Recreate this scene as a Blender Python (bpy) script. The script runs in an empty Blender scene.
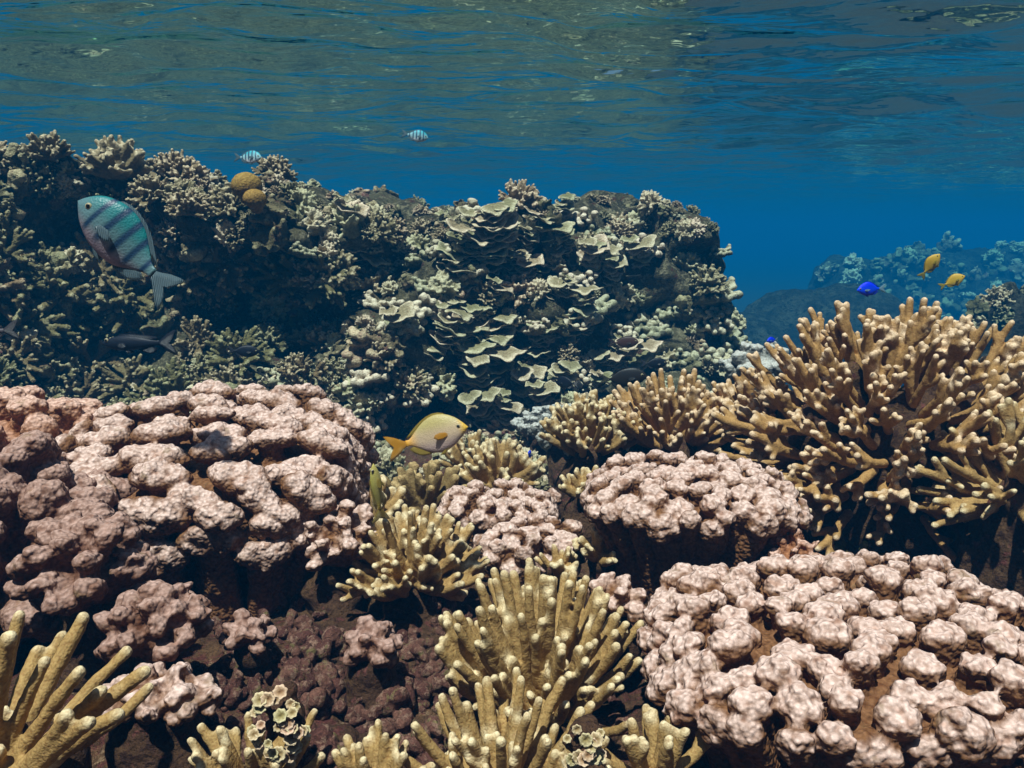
import bpy, math, random
import numpy as np
from mathutils import Vector, Matrix, noise as mnoise
from mathutils.kdtree import KDTree
from mathutils.bvhtree import BVHTree

random.seed(7)
np.random.seed(7)
SC = bpy.context.scene
COL = SC.collection

# ------------------------------------------------------------------ camera, sky, sun, exposure
F = 804.0
PITCH = math.radians(-10.8)
cam_d = bpy.data.cameras.new('camera')
cam_d.sensor_width = 36.0
cam_d.lens = 36.0 * F / 1024.0
cam_d.clip_start = 0.02
cam_d.clip_end = 400
cam = bpy.data.objects.new('camera', cam_d)
cam.location = (0, 0, 0)
cam.rotation_euler = (math.radians(90) + PITCH, 0, 0)
COL.objects.link(cam)
SC.camera = cam

SUN_EL, SUN_AZ = math.radians(67), math.radians(200)      # azimuth clockwise from +Y (the view direction)
world = bpy.data.worlds.new('World')
SC.world = world
world.use_nodes = True
wn = world.node_tree
sky = wn.nodes.new('ShaderNodeTexSky')
sky.sky_type = 'NISHITA'
sky.sun_disc = False
sky.sun_elevation = SUN_EL
sky.sun_rotation = SUN_AZ
wn.nodes['Background'].inputs[1].default_value = 0.055
wn.links.new(sky.outputs[0], wn.nodes['Background'].inputs[0])
sun_d = bpy.data.lights.new('sun', 'SUN')
sun_d.energy = 5.0
sun_d.angle = math.radians(0.9)
sun_d.color = (1.0, 0.95, 0.88)
sun = bpy.data.objects.new('sun', sun_d)
sdir = Vector((math.sin(SUN_AZ) * math.cos(SUN_EL), math.cos(SUN_AZ) * math.cos(SUN_EL), math.sin(SUN_EL)))
sun.rotation_euler = sdir.to_track_quat('Z', 'Y').to_euler()
sun.location = (0, 0, 5)
COL.objects.link(sun)
SC.view_settings.view_transform = 'Standard'
SC.view_settings.look = 'None'
SC.view_settings.gamma = 1
SC.view_settings.exposure = 0.38
SC.cycles.max_bounces = 6
SC.cycles.diffuse_bounces = 3
SC.cycles.glossy_bounces = 3
SC.cycles.volume_bounces = 1
SC.cycles.use_denoising = True
SC.cycles.caustics_reflective = False
SC.cycles.sample_clamp_indirect = 4

WATER_Z = 0.82

# ------------------------------------------------------------------ helpers
CP, SP = math.cos(PITCH), math.sin(PITCH)

def ray(px, py):
    """direction through a pixel, scaled so that its world y is 1"""
    u, v = (px - 512) / F, (384 - py) / F
    d = Vector((u, CP - SP * v, SP + CP * v))
    return d / d.y

def at(px, py, Y):
    return ray(px, py) * Y

def cam_vec(r, u, d):
    """right, up, away from the lens -> world direction"""
    return Vector((r, u * -SP + d * CP, u * CP + d * SP)).normalized()

def tag(o, label=None, cat=None, group=None, kind=None):
    if label: o['label'] = label
    if cat: o['category'] = cat
    if group: o['group'] = group
    if kind: o['kind'] = kind
    return o

def empty(name, loc, rot=(0, 0, 0)):
    o = bpy.data.objects.new(name, None)
    o.empty_display_size = 0.05
    COL.objects.link(o)
    o.location = loc
    o.rotation_euler = rot
    return o

def link_mesh(name, me, mat, parent=None, loc=None):
    o = bpy.data.objects.new(name, me)
    if mat is not None and not me.materials:
        me.materials.append(mat)
    COL.objects.link(o)
    if parent is not None:
        o.parent = parent
    if loc is not None:
        o.location = loc
    return o

def copy_tree(o, parent=None):
    c = o.copy()
    COL.objects.link(c)
    if parent is not None:
        c.parent = parent
    for ch in list(o.children):
        copy_tree(ch, c)
    return c

# --- vectorised noise
def _hash(ix, iy, iz, seed):
    h = (ix.astype(np.int64) * 73856093) ^ (iy.astype(np.int64) * 19349663) ^ (iz.astype(np.int64) * 83492791) ^ (seed * 2654435761)
    h = (h ^ (h >> 13)) * 1274126177
    h = h & 0x7fffffff
    h = (h ^ (h >> 15)) * 2246822519 & 0x7fffffff
    return h

def vnoise(p, scale, seed=0):
    """value noise, -1..1"""
    q = p / scale
    i = np.floor(q).astype(np.int64)
    f = q - i
    f = f * f * (3 - 2 * f)
    out = np.zeros(len(p))
    for dx in (0, 1):
        wx = f[:, 0] if dx else 1 - f[:, 0]
        for dy in (0, 1):
            wy = f[:, 1] if dy else 1 - f[:, 1]
            for dz in (0, 1):
                wz = f[:, 2] if dz else 1 - f[:, 2]
                h = _hash(i[:, 0] + dx, i[:, 1] + dy, i[:, 2] + dz, seed)
                out += wx * wy * wz * ((h % 65536) / 32767.5 - 1)
    return out

def fbm(p, scale, octs=4, seed=0, gain=0.5):
    s = np.zeros(len(p)); a = 1.0
    for k in range(octs):
        s += a * vnoise(p + 13.7 * k, scale / 2 ** k, seed + k)
        a *= gain
    return s

def worley(p, scale, seed=0):
    """F1 distance in cells, 0 at a cell's point"""
    q = p / scale
    i = np.floor(q).astype(np.int64)
    best = np.full(len(p), 9.0)
    for dx in (-1, 0, 1):
        for dy in (-1, 0, 1):
            for dz in (-1, 0, 1):
                cx, cy, cz = i[:, 0] + dx, i[:, 1] + dy, i[:, 2] + dz
                h = _hash(cx, cy, cz, seed)
                ox = (h % 1024) / 1024.0
                oy = ((h >> 10) % 1024) / 1024.0
                oz = ((h >> 20) % 1024) / 1024.0
                d = (cx + ox - q[:, 0]) ** 2 + (cy + oy - q[:, 1]) ** 2 + (cz + oz - q[:, 2]) ** 2
                best = np.minimum(best, d)
    return np.sqrt(best)

# --- raw shape accumulator
class Shape:
    def __init__(self):
        self.v, self.f, self.n = [], [], 0
    def add(self, verts, faces):
        self.v.append(np.asarray(verts, float))
        self.f.extend([tuple(i + self.n for i in fc) for fc in faces])
        self.n += len(verts)
    def mesh(self, name='mesh', smooth=True):
        me = bpy.data.meshes.new(name)
        me.from_pydata(np.concatenate(self.v).tolist(), [], self.f)
        if smooth:
            me.polygons.foreach_set('use_smooth', [True] * len(me.polygons))
        me.update()
        return me

_sph = {}
def sphere_tpl(nu, nv):
    if (nu, nv) in _sph: return _sph[(nu, nv)]
    v = [(0, 0, 1)]
    for j in range(1, nv):
        t = math.pi * j / nv
        for i in range(nu):
            a = 2 * math.pi * i / nu
            v.append((math.sin(t) * math.cos(a), math.sin(t) * math.sin(a), math.cos(t)))
    v.append((0, 0, -1))
    f = []
    for i in range(nu):
        f.append((0, 1 + i, 1 + (i + 1) % nu))
        f.append((len(v) - 1, 1 + (nv - 2) * nu + (i + 1) % nu, 1 + (nv - 2) * nu + i))
    for j in range(nv - 2):
        for i in range(nu):
            a = 1 + j * nu + i; b = 1 + j * nu + (i + 1) % nu
            f.append((a, a + nu, b + nu, b))
    _sph[(nu, nv)] = (np.array(v), f)
    return _sph[(nu, nv)]

def add_ball(S, c, r, rot=None, nu=12, nv=8):
    v, f = sphere_tpl(nu, nv)
    v = v * np.array(r if hasattr(r, '__len__') else (r, r, r))
    if rot is not None:
        v = v @ np.array(rot).T
    S.add(v + np.array(c), f)

def add_chain(S, pts, rad, ns=10):
    """closed round tube through pts with round ends"""
    P = [Vector(p) for p in pts]
    rings = []
    T = []
    for i in range(len(P)):
        t = (P[min(i + 1, len(P) - 1)] - P[max(i - 1, 0)]).normalized()
        T.append(t)
    # round ends
    seq = []
    for k in (0.95, 0.7, 0.35):
        seq.append((P[0] - T[0] * rad[0] * k, rad[0] * math.sqrt(max(0.02, 1 - k * k)), T[0]))
    for p, r, t in zip(P, rad, T): seq.append((p, r, t))
    for k in (0.35, 0.7, 0.95):
        seq.append((P[-1] + T[-1] * rad[-1] * k, rad[-1] * math.sqrt(max(0.02, 1 - k * k)), T[-1]))
    x = T[0].orthogonal().normalized()
    V = []
    for p, r, t in seq:
        x = (x - t * x.dot(t)).normalized()
        y = t.cross(x)
        for i in range(ns):
            a = 2 * math.pi * i / ns
            V.append(p + (x * math.cos(a) + y * math.sin(a)) * r)
    f = []
    m = len(seq)
    for j in range(m - 1):
        for i in range(ns):
            a, b = j * ns + i, j * ns + (i + 1) % ns
            f.append((a, b, b + ns, a + ns))
    f.append(tuple(reversed(range(ns))))
    f.append(tuple(range((m - 1) * ns, m * ns)))
    S.add([tuple(v) for v in V], f)

def remesh(S, voxel, smooth=3, factor=0.5):
    me = S.mesh('tmp', False)
    o = bpy.data.objects.new('tmp', me)
    COL.objects.link(o)
    m = o.modifiers.new('r', 'REMESH'); m.mode = 'VOXEL'; m.voxel_size = voxel; m.adaptivity = 0
    if smooth:
        s = o.modifiers.new('s', 'SMOOTH'); s.factor = factor; s.iterations = smooth
    dg = bpy.context.evaluated_depsgraph_get()
    dg.update()
    out = bpy.data.meshes.new_from_object(o.evaluated_get(dg))
    bpy.data.objects.remove(o); bpy.data.meshes.remove(me)
    out.polygons.foreach_set('use_smooth', [True] * len(out.polygons))
    return out

def get_v(me):
    v = np.empty(len(me.vertices) * 3); me.vertices.foreach_get('co', v); return v.reshape(-1, 3)
def get_n(me):
    v = np.empty(len(me.vertices) * 3, dtype=np.float32); me.vertex_normals.foreach_get('vector', v); return v.reshape(-1, 3).astype(float)
def set_v(me, v):
    me.vertices.foreach_set('co', v.reshape(-1)); me.update()

def attr(me, name, vals):
    a = me.attributes.new(name, 'FLOAT', 'POINT')
    a.data.foreach_set('value', np.asarray(vals, np.float32))

def near(me_v, pts):
    kd = KDTree(len(pts))
    for i, p in enumerate(pts): kd.insert(p, i)
    kd.balance()
    return np.array([kd.find(p)[2] for p in me_v])

# ------------------------------------------------------------------ materials
def new_mat(name):
    m = bpy.data.materials.new(name); m.use_nodes = True
    nt = m.node_tree
    return m, nt, nt.nodes, nt.links, nt.nodes['Principled BSDF']

def mixc(N, L, fac, a, b, blend='MIX'):
    n = N.new('ShaderNodeMix'); n.data_type = 'RGBA'; n.blend_type = blend
    for sock, val in ((n.inputs[0], fac), (n.inputs[6], a), (n.inputs[7], b)):
        if isinstance(val, (int, float)): sock.default_value = val
        elif isinstance(val, tuple): sock.default_value = (*val[:3], 1)
        else: L.new(val, sock)
    return n.outputs[2]

def ramp(N, L, src, lo, hi):
    n = N.new('ShaderNodeMapRange'); n.interpolation_type = 'SMOOTHSTEP'
    L.new(src, n.inputs[0]); n.inputs[1].default_value = lo; n.inputs[2].default_value = hi
    return n.outputs[0]

def noise_n(N, L, co, scale, detail=3, rough=0.55):
    n = N.new('ShaderNodeTexNoise'); n.inputs['Scale'].default_value = scale
    n.inputs['Detail'].default_value = detail; n.inputs['Roughness'].default_value = rough
    L.new(co, n.inputs['Vector']); return n.outputs['Fac']

def voro_n(N, L, co, scale, feature='F1'):
    n = N.new('ShaderNodeTexVoronoi'); n.inputs['Scale'].default_value = scale; n.feature = feature
    L.new(co, n.inputs['Vector']); return n.outputs['Distance']

def bump(N, L, h, dist, strength=1.0, prev=None):
    b = N.new('ShaderNodeBump'); b.inputs['Distance'].default_value = dist; b.inputs['Strength'].default_value = strength
    L.new(h, b.inputs['Height'])
    if prev is not None: L.new(prev, b.inputs['Normal'])
    return b.outputs[0]

def coral_mat(name, low, top, patch=None, patch_amt=0.5, grain=420, grain_d=0.0012, patch_scale=14, rnd=0.25, rough=0.75, nod=False):
    """low = colour of old parts, crevices and sides, top = colour of growing tips and upward faces (attribute tip)"""
    m, nt, N, L, B = new_mat(name)
    tc = N.new('ShaderNodeTexCoord').outputs['Object']
    at_ = N.new('ShaderNodeAttribute'); at_.attribute_name = 'tip'
    n1 = noise_n(N, L, tc, patch_scale, 4, 0.65)
    n2 = noise_n(N, L, tc, patch_scale * 9, 3, 0.7)
    # tips with ragged edge
    add = N.new('ShaderNodeMath'); add.operation = 'ADD'
    mul = N.new('ShaderNodeMath'); mul.operation = 'MULTIPLY_ADD'
    L.new(n2, mul.inputs[0]); mul.inputs[1].default_value = 0.5; mul.inputs[2].default_value = -0.25
    L.new(at_.outputs['Fac'], add.inputs[0]); L.new(mul.outputs[0], add.inputs[1])
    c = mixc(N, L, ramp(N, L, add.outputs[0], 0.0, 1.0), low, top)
    if patch:
        c = mixc(N, L, ramp(N, L, n1, 0.62 - 0.2 * patch_amt, 0.72), c, patch)
    spk = ramp(N, L, n2, 0.3, 0.7)
    c = mixc(N, L, spk, mixc(N, L, 1.0, c, (0.72, 0.70, 0.68), 'MULTIPLY'), c)
    # polyps
    vv = voro_n(N, L, tc, grain, 'SMOOTH_F1')
    c = mixc(N, L, ramp(N, L, vv, 0.8, 0.3), mixc(N, L, 1.0, c, (0.74, 0.64, 0.58), 'MULTIPLY'), c)
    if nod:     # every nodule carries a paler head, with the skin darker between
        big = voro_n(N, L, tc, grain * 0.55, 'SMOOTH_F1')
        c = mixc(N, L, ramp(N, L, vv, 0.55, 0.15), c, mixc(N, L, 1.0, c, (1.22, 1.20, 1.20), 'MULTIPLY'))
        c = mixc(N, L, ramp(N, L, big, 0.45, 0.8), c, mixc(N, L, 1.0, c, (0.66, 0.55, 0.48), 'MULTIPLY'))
        alg = noise_n(N, L, tc, 38, 3, 0.6)
        c = mixc(N, L, ramp(N, L, alg, 0.60, 0.74), c, mixc(N, L, 0.55, c, (0.20, 0.13, 0.06)))
    oi = N.new('ShaderNodeObjectInfo')
    if rnd:
        rr = N.new('ShaderNodeMapRange'); L.new(oi.outputs['Random'], rr.inputs[0])
        rr.inputs[3].default_value = 1 - rnd; rr.inputs[4].default_value = 1 + rnd
        h = N.new('ShaderNodeHueSaturation'); L.new(rr.outputs[0], h.inputs['Value'])
        r2 = N.new('ShaderNodeMapRange'); L.new(oi.outputs['Random'], r2.inputs[0])
        r2.inputs[3].default_value = 0.5 + 0.03; r2.inputs[4].default_value = 0.5 - 0.03
        L.new(r2.outputs[0], h.inputs['Hue'])
        L.new(c, h.inputs['Color']); c = h.outputs[0]
    L.new(c, B.inputs['Base Color'])
    B.inputs['Roughness'].default_value = rough
    B.inputs['Specular IOR Level'].default_value = 0.08 if nod else 0.18
    b = bump(N, L, n2, 0.0009 if nod else grain_d * 2.5, 0.8)
    inv = N.new('ShaderNodeMath'); inv.operation = 'MULTIPLY'; L.new(vv, inv.inputs[0]); L.new(vv, inv.inputs[1])
    neg = N.new('ShaderNodeMath'); neg.operation = 'SUBTRACT'; neg.inputs[0].default_value = 1; L.new(inv.outputs[0], neg.inputs[1])
    b = bump(N, L, neg.outputs[0], grain_d, 1.0, b)
    L.new(b, B.inputs['Normal'])
    return m

def rock_mat(name, cols, scale=7, bd=0.02):
    """mottled crusts: cols = list of 4 colours"""
    m, nt, N, L, B = new_mat(name)
    tc = N.new('ShaderNodeTexCoord').outputs['Object']
    n1 = noise_n(N, L, tc, scale, 6, 0.7)
    n2 = noise_n(N, L, tc, scale * 4.3, 5, 0.7)
    n3 = noise_n(N, L, tc, scale * 19, 4, 0.7)
    v = voro_n(N, L, tc, scale * 9)
    c = mixc(N, L, ramp(N, L, n1, 0.4, 0.6), cols[0], cols[1])
    c = mixc(N, L, ramp(N, L, n2, 0.50, 0.60), c, cols[2])
    mp = N.new('ShaderNodeMapping'); L.new(tc, mp.inputs[0]); mp.inputs['Location'].default_value = (3, 7, 1)
    n4 = noise_n(N, L, mp.outputs[0], scale * 2.7, 5, 0.75)
    c = mixc(N, L, ramp(N, L, n4, 0.57, 0.64), c, cols[3])
    c = mixc(N, L, ramp(N, L, n3, 0.3, 0.7), mixc(N, L, 1.0, c, (0.55, 0.55, 0.55), 'MULTIPLY'), c)
    L.new(c, B.inputs['Base Color'])
    B.inputs['Roughness'].default_value = 0.85
    B.inputs['Specular IOR Level'].default_value = 0.15
    b = bump(N, L, n2, bd * 1.5, 1.0)
    b = bump(N, L, v, bd * 0.5, 0.8, b)
    b = bump(N, L, n3, bd * 0.4, 1.0, b)
    L.new(b, B.inputs['Normal'])
    return m

M = {}
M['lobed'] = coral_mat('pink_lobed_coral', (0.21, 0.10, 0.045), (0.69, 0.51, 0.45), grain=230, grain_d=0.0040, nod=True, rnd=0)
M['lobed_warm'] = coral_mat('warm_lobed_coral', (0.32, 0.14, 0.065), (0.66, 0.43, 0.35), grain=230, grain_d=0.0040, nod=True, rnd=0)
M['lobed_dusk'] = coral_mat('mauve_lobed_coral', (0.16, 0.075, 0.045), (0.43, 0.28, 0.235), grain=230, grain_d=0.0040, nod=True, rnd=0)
M['finger'] = coral_mat('tan_finger_coral', (0.42, 0.265, 0.10), (0.84, 0.71, 0.46), grain=500, grain_d=0.0007, rnd=0)
M['finger_orange'] = coral_mat('orange_tan_finger_coral', (0.43, 0.25, 0.09), (0.86, 0.66, 0.46), grain=500, grain_d=0.0007, rnd=0)
M['finger_green'] = coral_mat('olive_finger_coral', (0.42, 0.27, 0.10), (0.82, 0.69, 0.44), grain=500, grain_d=0.0007, rnd=0)
M['olive_knob'] = coral_mat('olive_knob_coral', (0.20, 0.16, 0.05), (0.50, 0.42, 0.17), grain=400, grain_d=0.001, rnd=0.1)
M['stalk'] = rock_mat('coral_stalk_crust', [(0.09, 0.045, 0.025), (0.14, 0.075, 0.035), (0.06, 0.028, 0.02), (0.17, 0.06, 0.05)], 16, 0.006)
M['tuft'] = coral_mat('reef_tuft_coral', (0.21, 0.17, 0.085), (0.74, 0.64, 0.42), rnd=0.35, grain=260, grain_d=0.002)
M['knob'] = coral_mat('reef_knob_coral', (0.22, 0.19, 0.10), (0.72, 0.66, 0.48), rnd=0.25, grain=260, grain_d=0.002)
M['plate'] = coral_mat('reef_plate_coral', (0.28, 0.24, 0.13), (0.72, 0.64, 0.44), rnd=0.22, grain=220, grain_d=0.002)
M['crust'] = coral_mat('reef_crust_coral', (0.17, 0.135, 0.07), (0.60, 0.51, 0.31), patch=(0.16, 0.06, 0.05), rnd=0.4, grain=180, grain_d=0.003)
M['antler'] = coral_mat('reef_antler_coral', (0.21, 0.165, 0.075), (0.62, 0.54, 0.33), rnd=0.25, grain=260, grain_d=0.002)
M['brown'] = coral_mat('brown_round_coral', (0.26, 0.12, 0.03), (0.42, 0.21, 0.06), rnd=0.05, grain=200, grain_d=0.002)
M['pale'] = coral_mat('pale_knob_coral', (0.26, 0.26, 0.24), (0.60, 0.59, 0.55), rnd=0.1, grain=260, grain_d=0.002)
M['rock'] = rock_mat('reef_rock', [(0.10, 0.085, 0.045), (0.20, 0.17, 0.09), (0.42, 0.36, 0.22), (0.16, 0.07, 0.045)], 8, 0.04)
M['bed'] = rock_mat('reef_floor_rubble', [(0.09, 0.045, 0.025), (0.17, 0.09, 0.045), (0.15, 0.05, 0.04), (0.30, 0.19, 0.11)], 11, 0.012)
M['rubble'] = rock_mat('coralline_rubble', [(0.22, 0.10, 0.07), (0.12, 0.045, 0.035), (0.34, 0.20, 0.14), (0.22, 0.17, 0.07)], 30, 0.005)
M['far'] = rock_mat('far_reef_rock', [(0.05, 0.05, 0.04), (0.15, 0.14, 0.10), (0.03, 0.03, 0.02), (0.10, 0.08, 0.06)], 3.0, 0.10)
M['disc'] = coral_mat('pale_disc_coral', (0.26, 0.17, 0.07), (0.72, 0.58, 0.38), rnd=0.1, grain=500, grain_d=0.001)

# ------------------------------------------------------------------ the water surface, seen from below
def water():
    def axis(a, b, fine_lo, fine_hi, d0, grow):
        xs = [fine_lo]
        while xs[-1] < fine_hi: xs.append(xs[-1] + d0)
        d = d0
        hi = list(xs)
        while hi[-1] < b: d *= grow; hi.append(hi[-1] + d)
        d = d0; lo = []
        x = fine_lo
        while x > a: d *= grow; x -= d; lo.append(x)
        return np.array(lo[::-1] + hi)
    X = axis(-60, 60, -4.5, 5.5, 0.035, 1.06)
    Y = axis(-12, 90, 1.5, 9.0, 0.035, 1.045)
    gx, gy = np.meshgrid(X, Y)
    p = np.stack([gx.ravel(), gy.ravel(), np.zeros(gx.size)], 1)
    # crests running mostly across the view
    c, s = math.cos(0.25), math.sin(0.25)
    q = np.stack([(p[:, 0] * c + p[:, 1] * s) * 0.42, (-p[:, 0] * s + p[:, 1] * c), p[:, 2]], 1)
    q[:, 0] += 0.15 * vnoise(p, 0.6, 3); q[:, 1] += 0.12 * vnoise(p, 0.5, 4)
    rid = lambda pp, sc, sd: 1 - 2 * np.abs(vnoise(pp, sc, sd))
    fade = np.clip(1.2 - np.hypot(p[:, 0], p[:, 1]) / 22, 0.25, 1)
    z = 0.058 * vnoise(q, 0.85, 11) + 0.028 * rid(q, 0.36, 12) + 0.009 * rid(q, 0.17, 13) * fade
    q2 = np.stack([(p[:, 0] * c - p[:, 1] * s) * 0.6, (p[:, 0] * s + p[:, 1] * c), p[:, 2]], 1)
    z += 0.018 * rid(q2, 0.42, 14) + 0.003 * vnoise(q2, 0.11, 15) * fade
    p[:, 2] = WATER_Z + z
    nx, ny = len(X), len(Y)
    idx = np.arange(nx * ny).reshape(ny, nx)
    f = np.stack([idx[:-1, :-1].ravel(), idx[:-1, 1:].ravel(), idx[1:, 1:].ravel(), idx[1:, :-1].ravel()], 1)
    me = bpy.data.meshes.new('water_surface')
    me.from_pydata(p.tolist(), [], f.tolist())
    me.polygons.foreach_set('use_smooth', [True] * len(me.polygons))
    m = bpy.data.materials.new('water_surface'); m.use_nodes = True
    N, L = m.node_tree.nodes, m.node_tree.links
    N.remove(N['Principled BSDF'])
    out = N['Material Output']
    geo = N.new('ShaderNodeNewGeometry')
    mp = N.new('ShaderNodeMapping'); L.new(geo.outputs['Position'], mp.inputs[0])
    mp.inputs['Scale'].default_value = (0.5, 1, 1); mp.inputs['Rotation'].default_value = (0, 0, 0.2)
    n1 = noise_n(N, L, mp.outputs[0], 4.5, 3, 0.5)
    nb = bump(N, L, n1, 0.04, 1.0)
    fr = N.new('ShaderNodeFresnel'); fr.inputs['IOR'].default_value = 1.33; L.new(nb, fr.inputs['Normal'])
    tr = N.new('ShaderNodeBsdfTransparent')
    gl = N.new('ShaderNodeBsdfGlossy'); gl.inputs['Roughness'].default_value = 0.04; L.new(nb, gl.inputs['Normal'])
    gl.inputs['Color'].default_value = (0.74, 1, 0.90, 1)
    mx = N.new('ShaderNodeMixShader')
    L.new(fr.outputs[0], mx.inputs[0]); L.new(tr.outputs[0], mx.inputs[1]); L.new(gl.outputs[0], mx.inputs[2])
    L.new(mx.outputs[0], out.inputs['Surface'])
    tag(link_mesh('water_surface', me, m), kind='structure')
water()

# ------------------------------------------------------------------ the reef floor
def ground_z(x, y):
    x = np.asarray(x, float); y = np.asarray(y, float)
    z = -0.56 - 0.10 * np.clip(y - 0.9, 0, 1.2) - 0.06 * np.clip(y - 2.1, 0, 3)
    s = lambda t: np.clip(t, 0, 1) ** 2 * (3 - 2 * np.clip(t, 0, 1))
    drop = s((y - 1.75 - 0.3 * x * 0) / 2.2) * s((x - 0.75) / 0.8)
    far = s((y - 8.5) / 4)
    z = z - 1.6 * np.maximum(drop, far)
    z = z + 0.05 * np.exp(-((x + 0.35) ** 2 / 0.08 + (y - 0.85) ** 2 / 0.08))
    return z

def floor():
    def ax(a, b, lo, hi, d0, g):
        xs = [lo]
        while xs[-1] < hi: xs.append(xs[-1] + d0)
        d = d0
        while xs[-1] < b: d *= g; xs.append(xs[-1] + d)
        d = d0; l = []; x = lo
        while x > a: d *= g; x -= d; l.append(x)
        return np.array(l[::-1] + xs)
    X = ax(-80, 80, -1.0, 1.1, 0.007, 1.06); Y = ax(-20, 110, 0.25, 2.3, 0.007, 1.05)
    gx, gy = np.meshgrid(X, Y)
    x, y = gx.ravel(), gy.ravel()
    z = ground_z(x, y)
    p = np.stack([x, y, z], 1)
    z = z + 0.035 * fbm(p, 0.22, 4, 21) + 0.014 * (0.6 - worley(p, 0.045, 5)) + 0.010 * (0.6 - worley(p, 0.02, 6))
    z = z + 0.10 * fbm(p, 1.6, 2, 31) * np.clip((y - 3) / 3, 0, 1) 
    p[:, 2] = z
    p[:, 0] += 0.012 * vnoise(p, 0.03, 8); p[:, 1] += 0.012 * vnoise(p, 0.03, 9)
    nx, ny = len(X), len(Y)
    idx = np.arange(nx * ny).reshape(ny, nx)
    f = np.stack([idx[:-1, :-1].ravel(), idx[:-1, 1:].ravel(), idx[1:, 1:].ravel(), idx[1:, :-1].ravel()], 1)
    me = bpy.data.meshes.new('seabed')
    me.from_pydata(p.tolist(), [], f.tolist())
    me.polygons.foreach_set('use_smooth', [True] * len(me.polygons))
    tag(link_mesh('seabed', me, M['bed']), kind='structure')
floor()

# ------------------------------------------------------------------ the back reef's rock (terrain)
def top_line(x):
    # height of the reef's rock crest against x
    xs = [-4.0, -2.2, -1.5, -1.1, -0.7, -0.3, 0.0, 0.5, 0.9, 1.1]
    zs = [0.27, 0.26, 0.25, 0.185, 0.125, 0.09, 0.075, 0.08, 0.07, 0.0]
    return np.interp(x, xs, zs)

def back_reef():
    S = Shape()
    r = random.Random(3)
    # the front face runs from near on the left to farther on the right
    def front(x): return np.interp(x, [-4, -2.0, -1.2, -0.4, 0.3, 0.95, 1.1], [2.3, 2.25, 2.45, 2.85, 3.15, 3.3, 3.7])
    for i in range(150):
        x = -4.0 + 4.9 * r.random()
        d = r.random()
        y = front(x) + 0.32 + d * 2.2
        t = float(top_line(x))
        rx = 0.35 + 0.2 * r.random()
        if x + rx > 0.22 * y + 0.06: x = 0.22 * y + 0.06 - rx
        hz = (t + 1.15) / 2
        add_ball(S, (x, y, t - hz + r.uniform(-0.03, 0.0)), (rx, rx * 0.95, hz), nu=20, nv=14)
    for k in range(230):      # the flat behind the face
        y = 4.8 + 5.5 * r.random()
        lim = 0.24 * y + 0.05 - 0.35 * abs(math.sin(y * 1.9))
        x = r.uniform(-5.0, lim)
        rx = r.uniform(0.4, 0.65)
        if x + rx > lim: x = lim - rx
        t = 0.07 + r.uniform(-0.05, 0.03)
        add_ball(S, (x, y, t - 0.6), (rx, rx, 0.6), nu=16, nv=10)
    for k in range(16):       # face
        x = -3.9 + 4.47 * k / 15
        t = float(top_line(x)); f0 = float(front(x))
        add_ball(S, (x, f0 + 0.30, t - 0.60), (0.36, 0.32, 0.60), nu=20, nv=14)
        add_ball(S, (x + 0.1, f0 + 0.30, t - 0.85), (0.42, 0.42, 0.50), nu=20, nv=14)
    me = remesh(S, 0.019, 12, 0.5)
    v = get_v(me); n = get_n(me)
    v = v + n * (0.09 * vnoise(v, 0.42, 41) + 0.055 * vnoise(v, 0.17, 42) + 0.03 * vnoise(v, 0.075, 43) + 0.016 * (0.6 - worley(v, 0.06, 44)))[:, None]
    # ledges and the gaps under them
    led = vnoise(v * np.array([0.35, 0.35, 1.0]) + 3, 0.085, 45) + 0.6 * vnoise(v * np.array([0.5, 0.5, 1.0]), 0.2, 46)
    face = np.clip(-n[:, 1] * 1.5, 0, 1)
    v[:, 1] += 0.075 * led * face
    # hollows in the face: (pixel x, pixel y, radius m, depth m)
    for px, py, Y, rad, dep in ((35, 235, 2.4, 0.20, 0.32), (230, 285, 2.7, 0.15, 0.22), (200, 320, 2.5, 0.2, 0.2), (340, 305, 2.8, 0.13, 0.2), (60, 350, 2.4, 0.2, 0.25), (310, 350, 2.7, 0.12, 0.2),
                           (435, 398, 2.95, 0.13, 0.30), (100, 275, 2.4, 0.16, 0.2), (400, 265, 3.0, 0.09, 0.15), (700, 260, 3.35, 0.08, 0.12), (520, 262, 3.2, 0.12, 0.15), (515, 345, 3.1, 0.08, 0.15), (590, 300, 3.3, 0.10, 0.1), (665, 300, 3.4, 0.12, 0.15), (640, 225, 3.3, 0.12, 0.15)):
        c = np.array(at(px, py, Y))
        d = np.sqrt(((v - c) ** 2 * np.array([1, 0.5, 1.6])).sum(1))
        v[:, 1] += 1.7 * dep * np.exp(-(d / (rad * 1.1)) ** 2)
    set_v(me, v)
    o = link_mesh('reef_terrain', me, M['rock'])
    tag(o, kind='structure')
    return o
REEF = back_reef()
print('reef', len(REEF.data.vertices))

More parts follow.
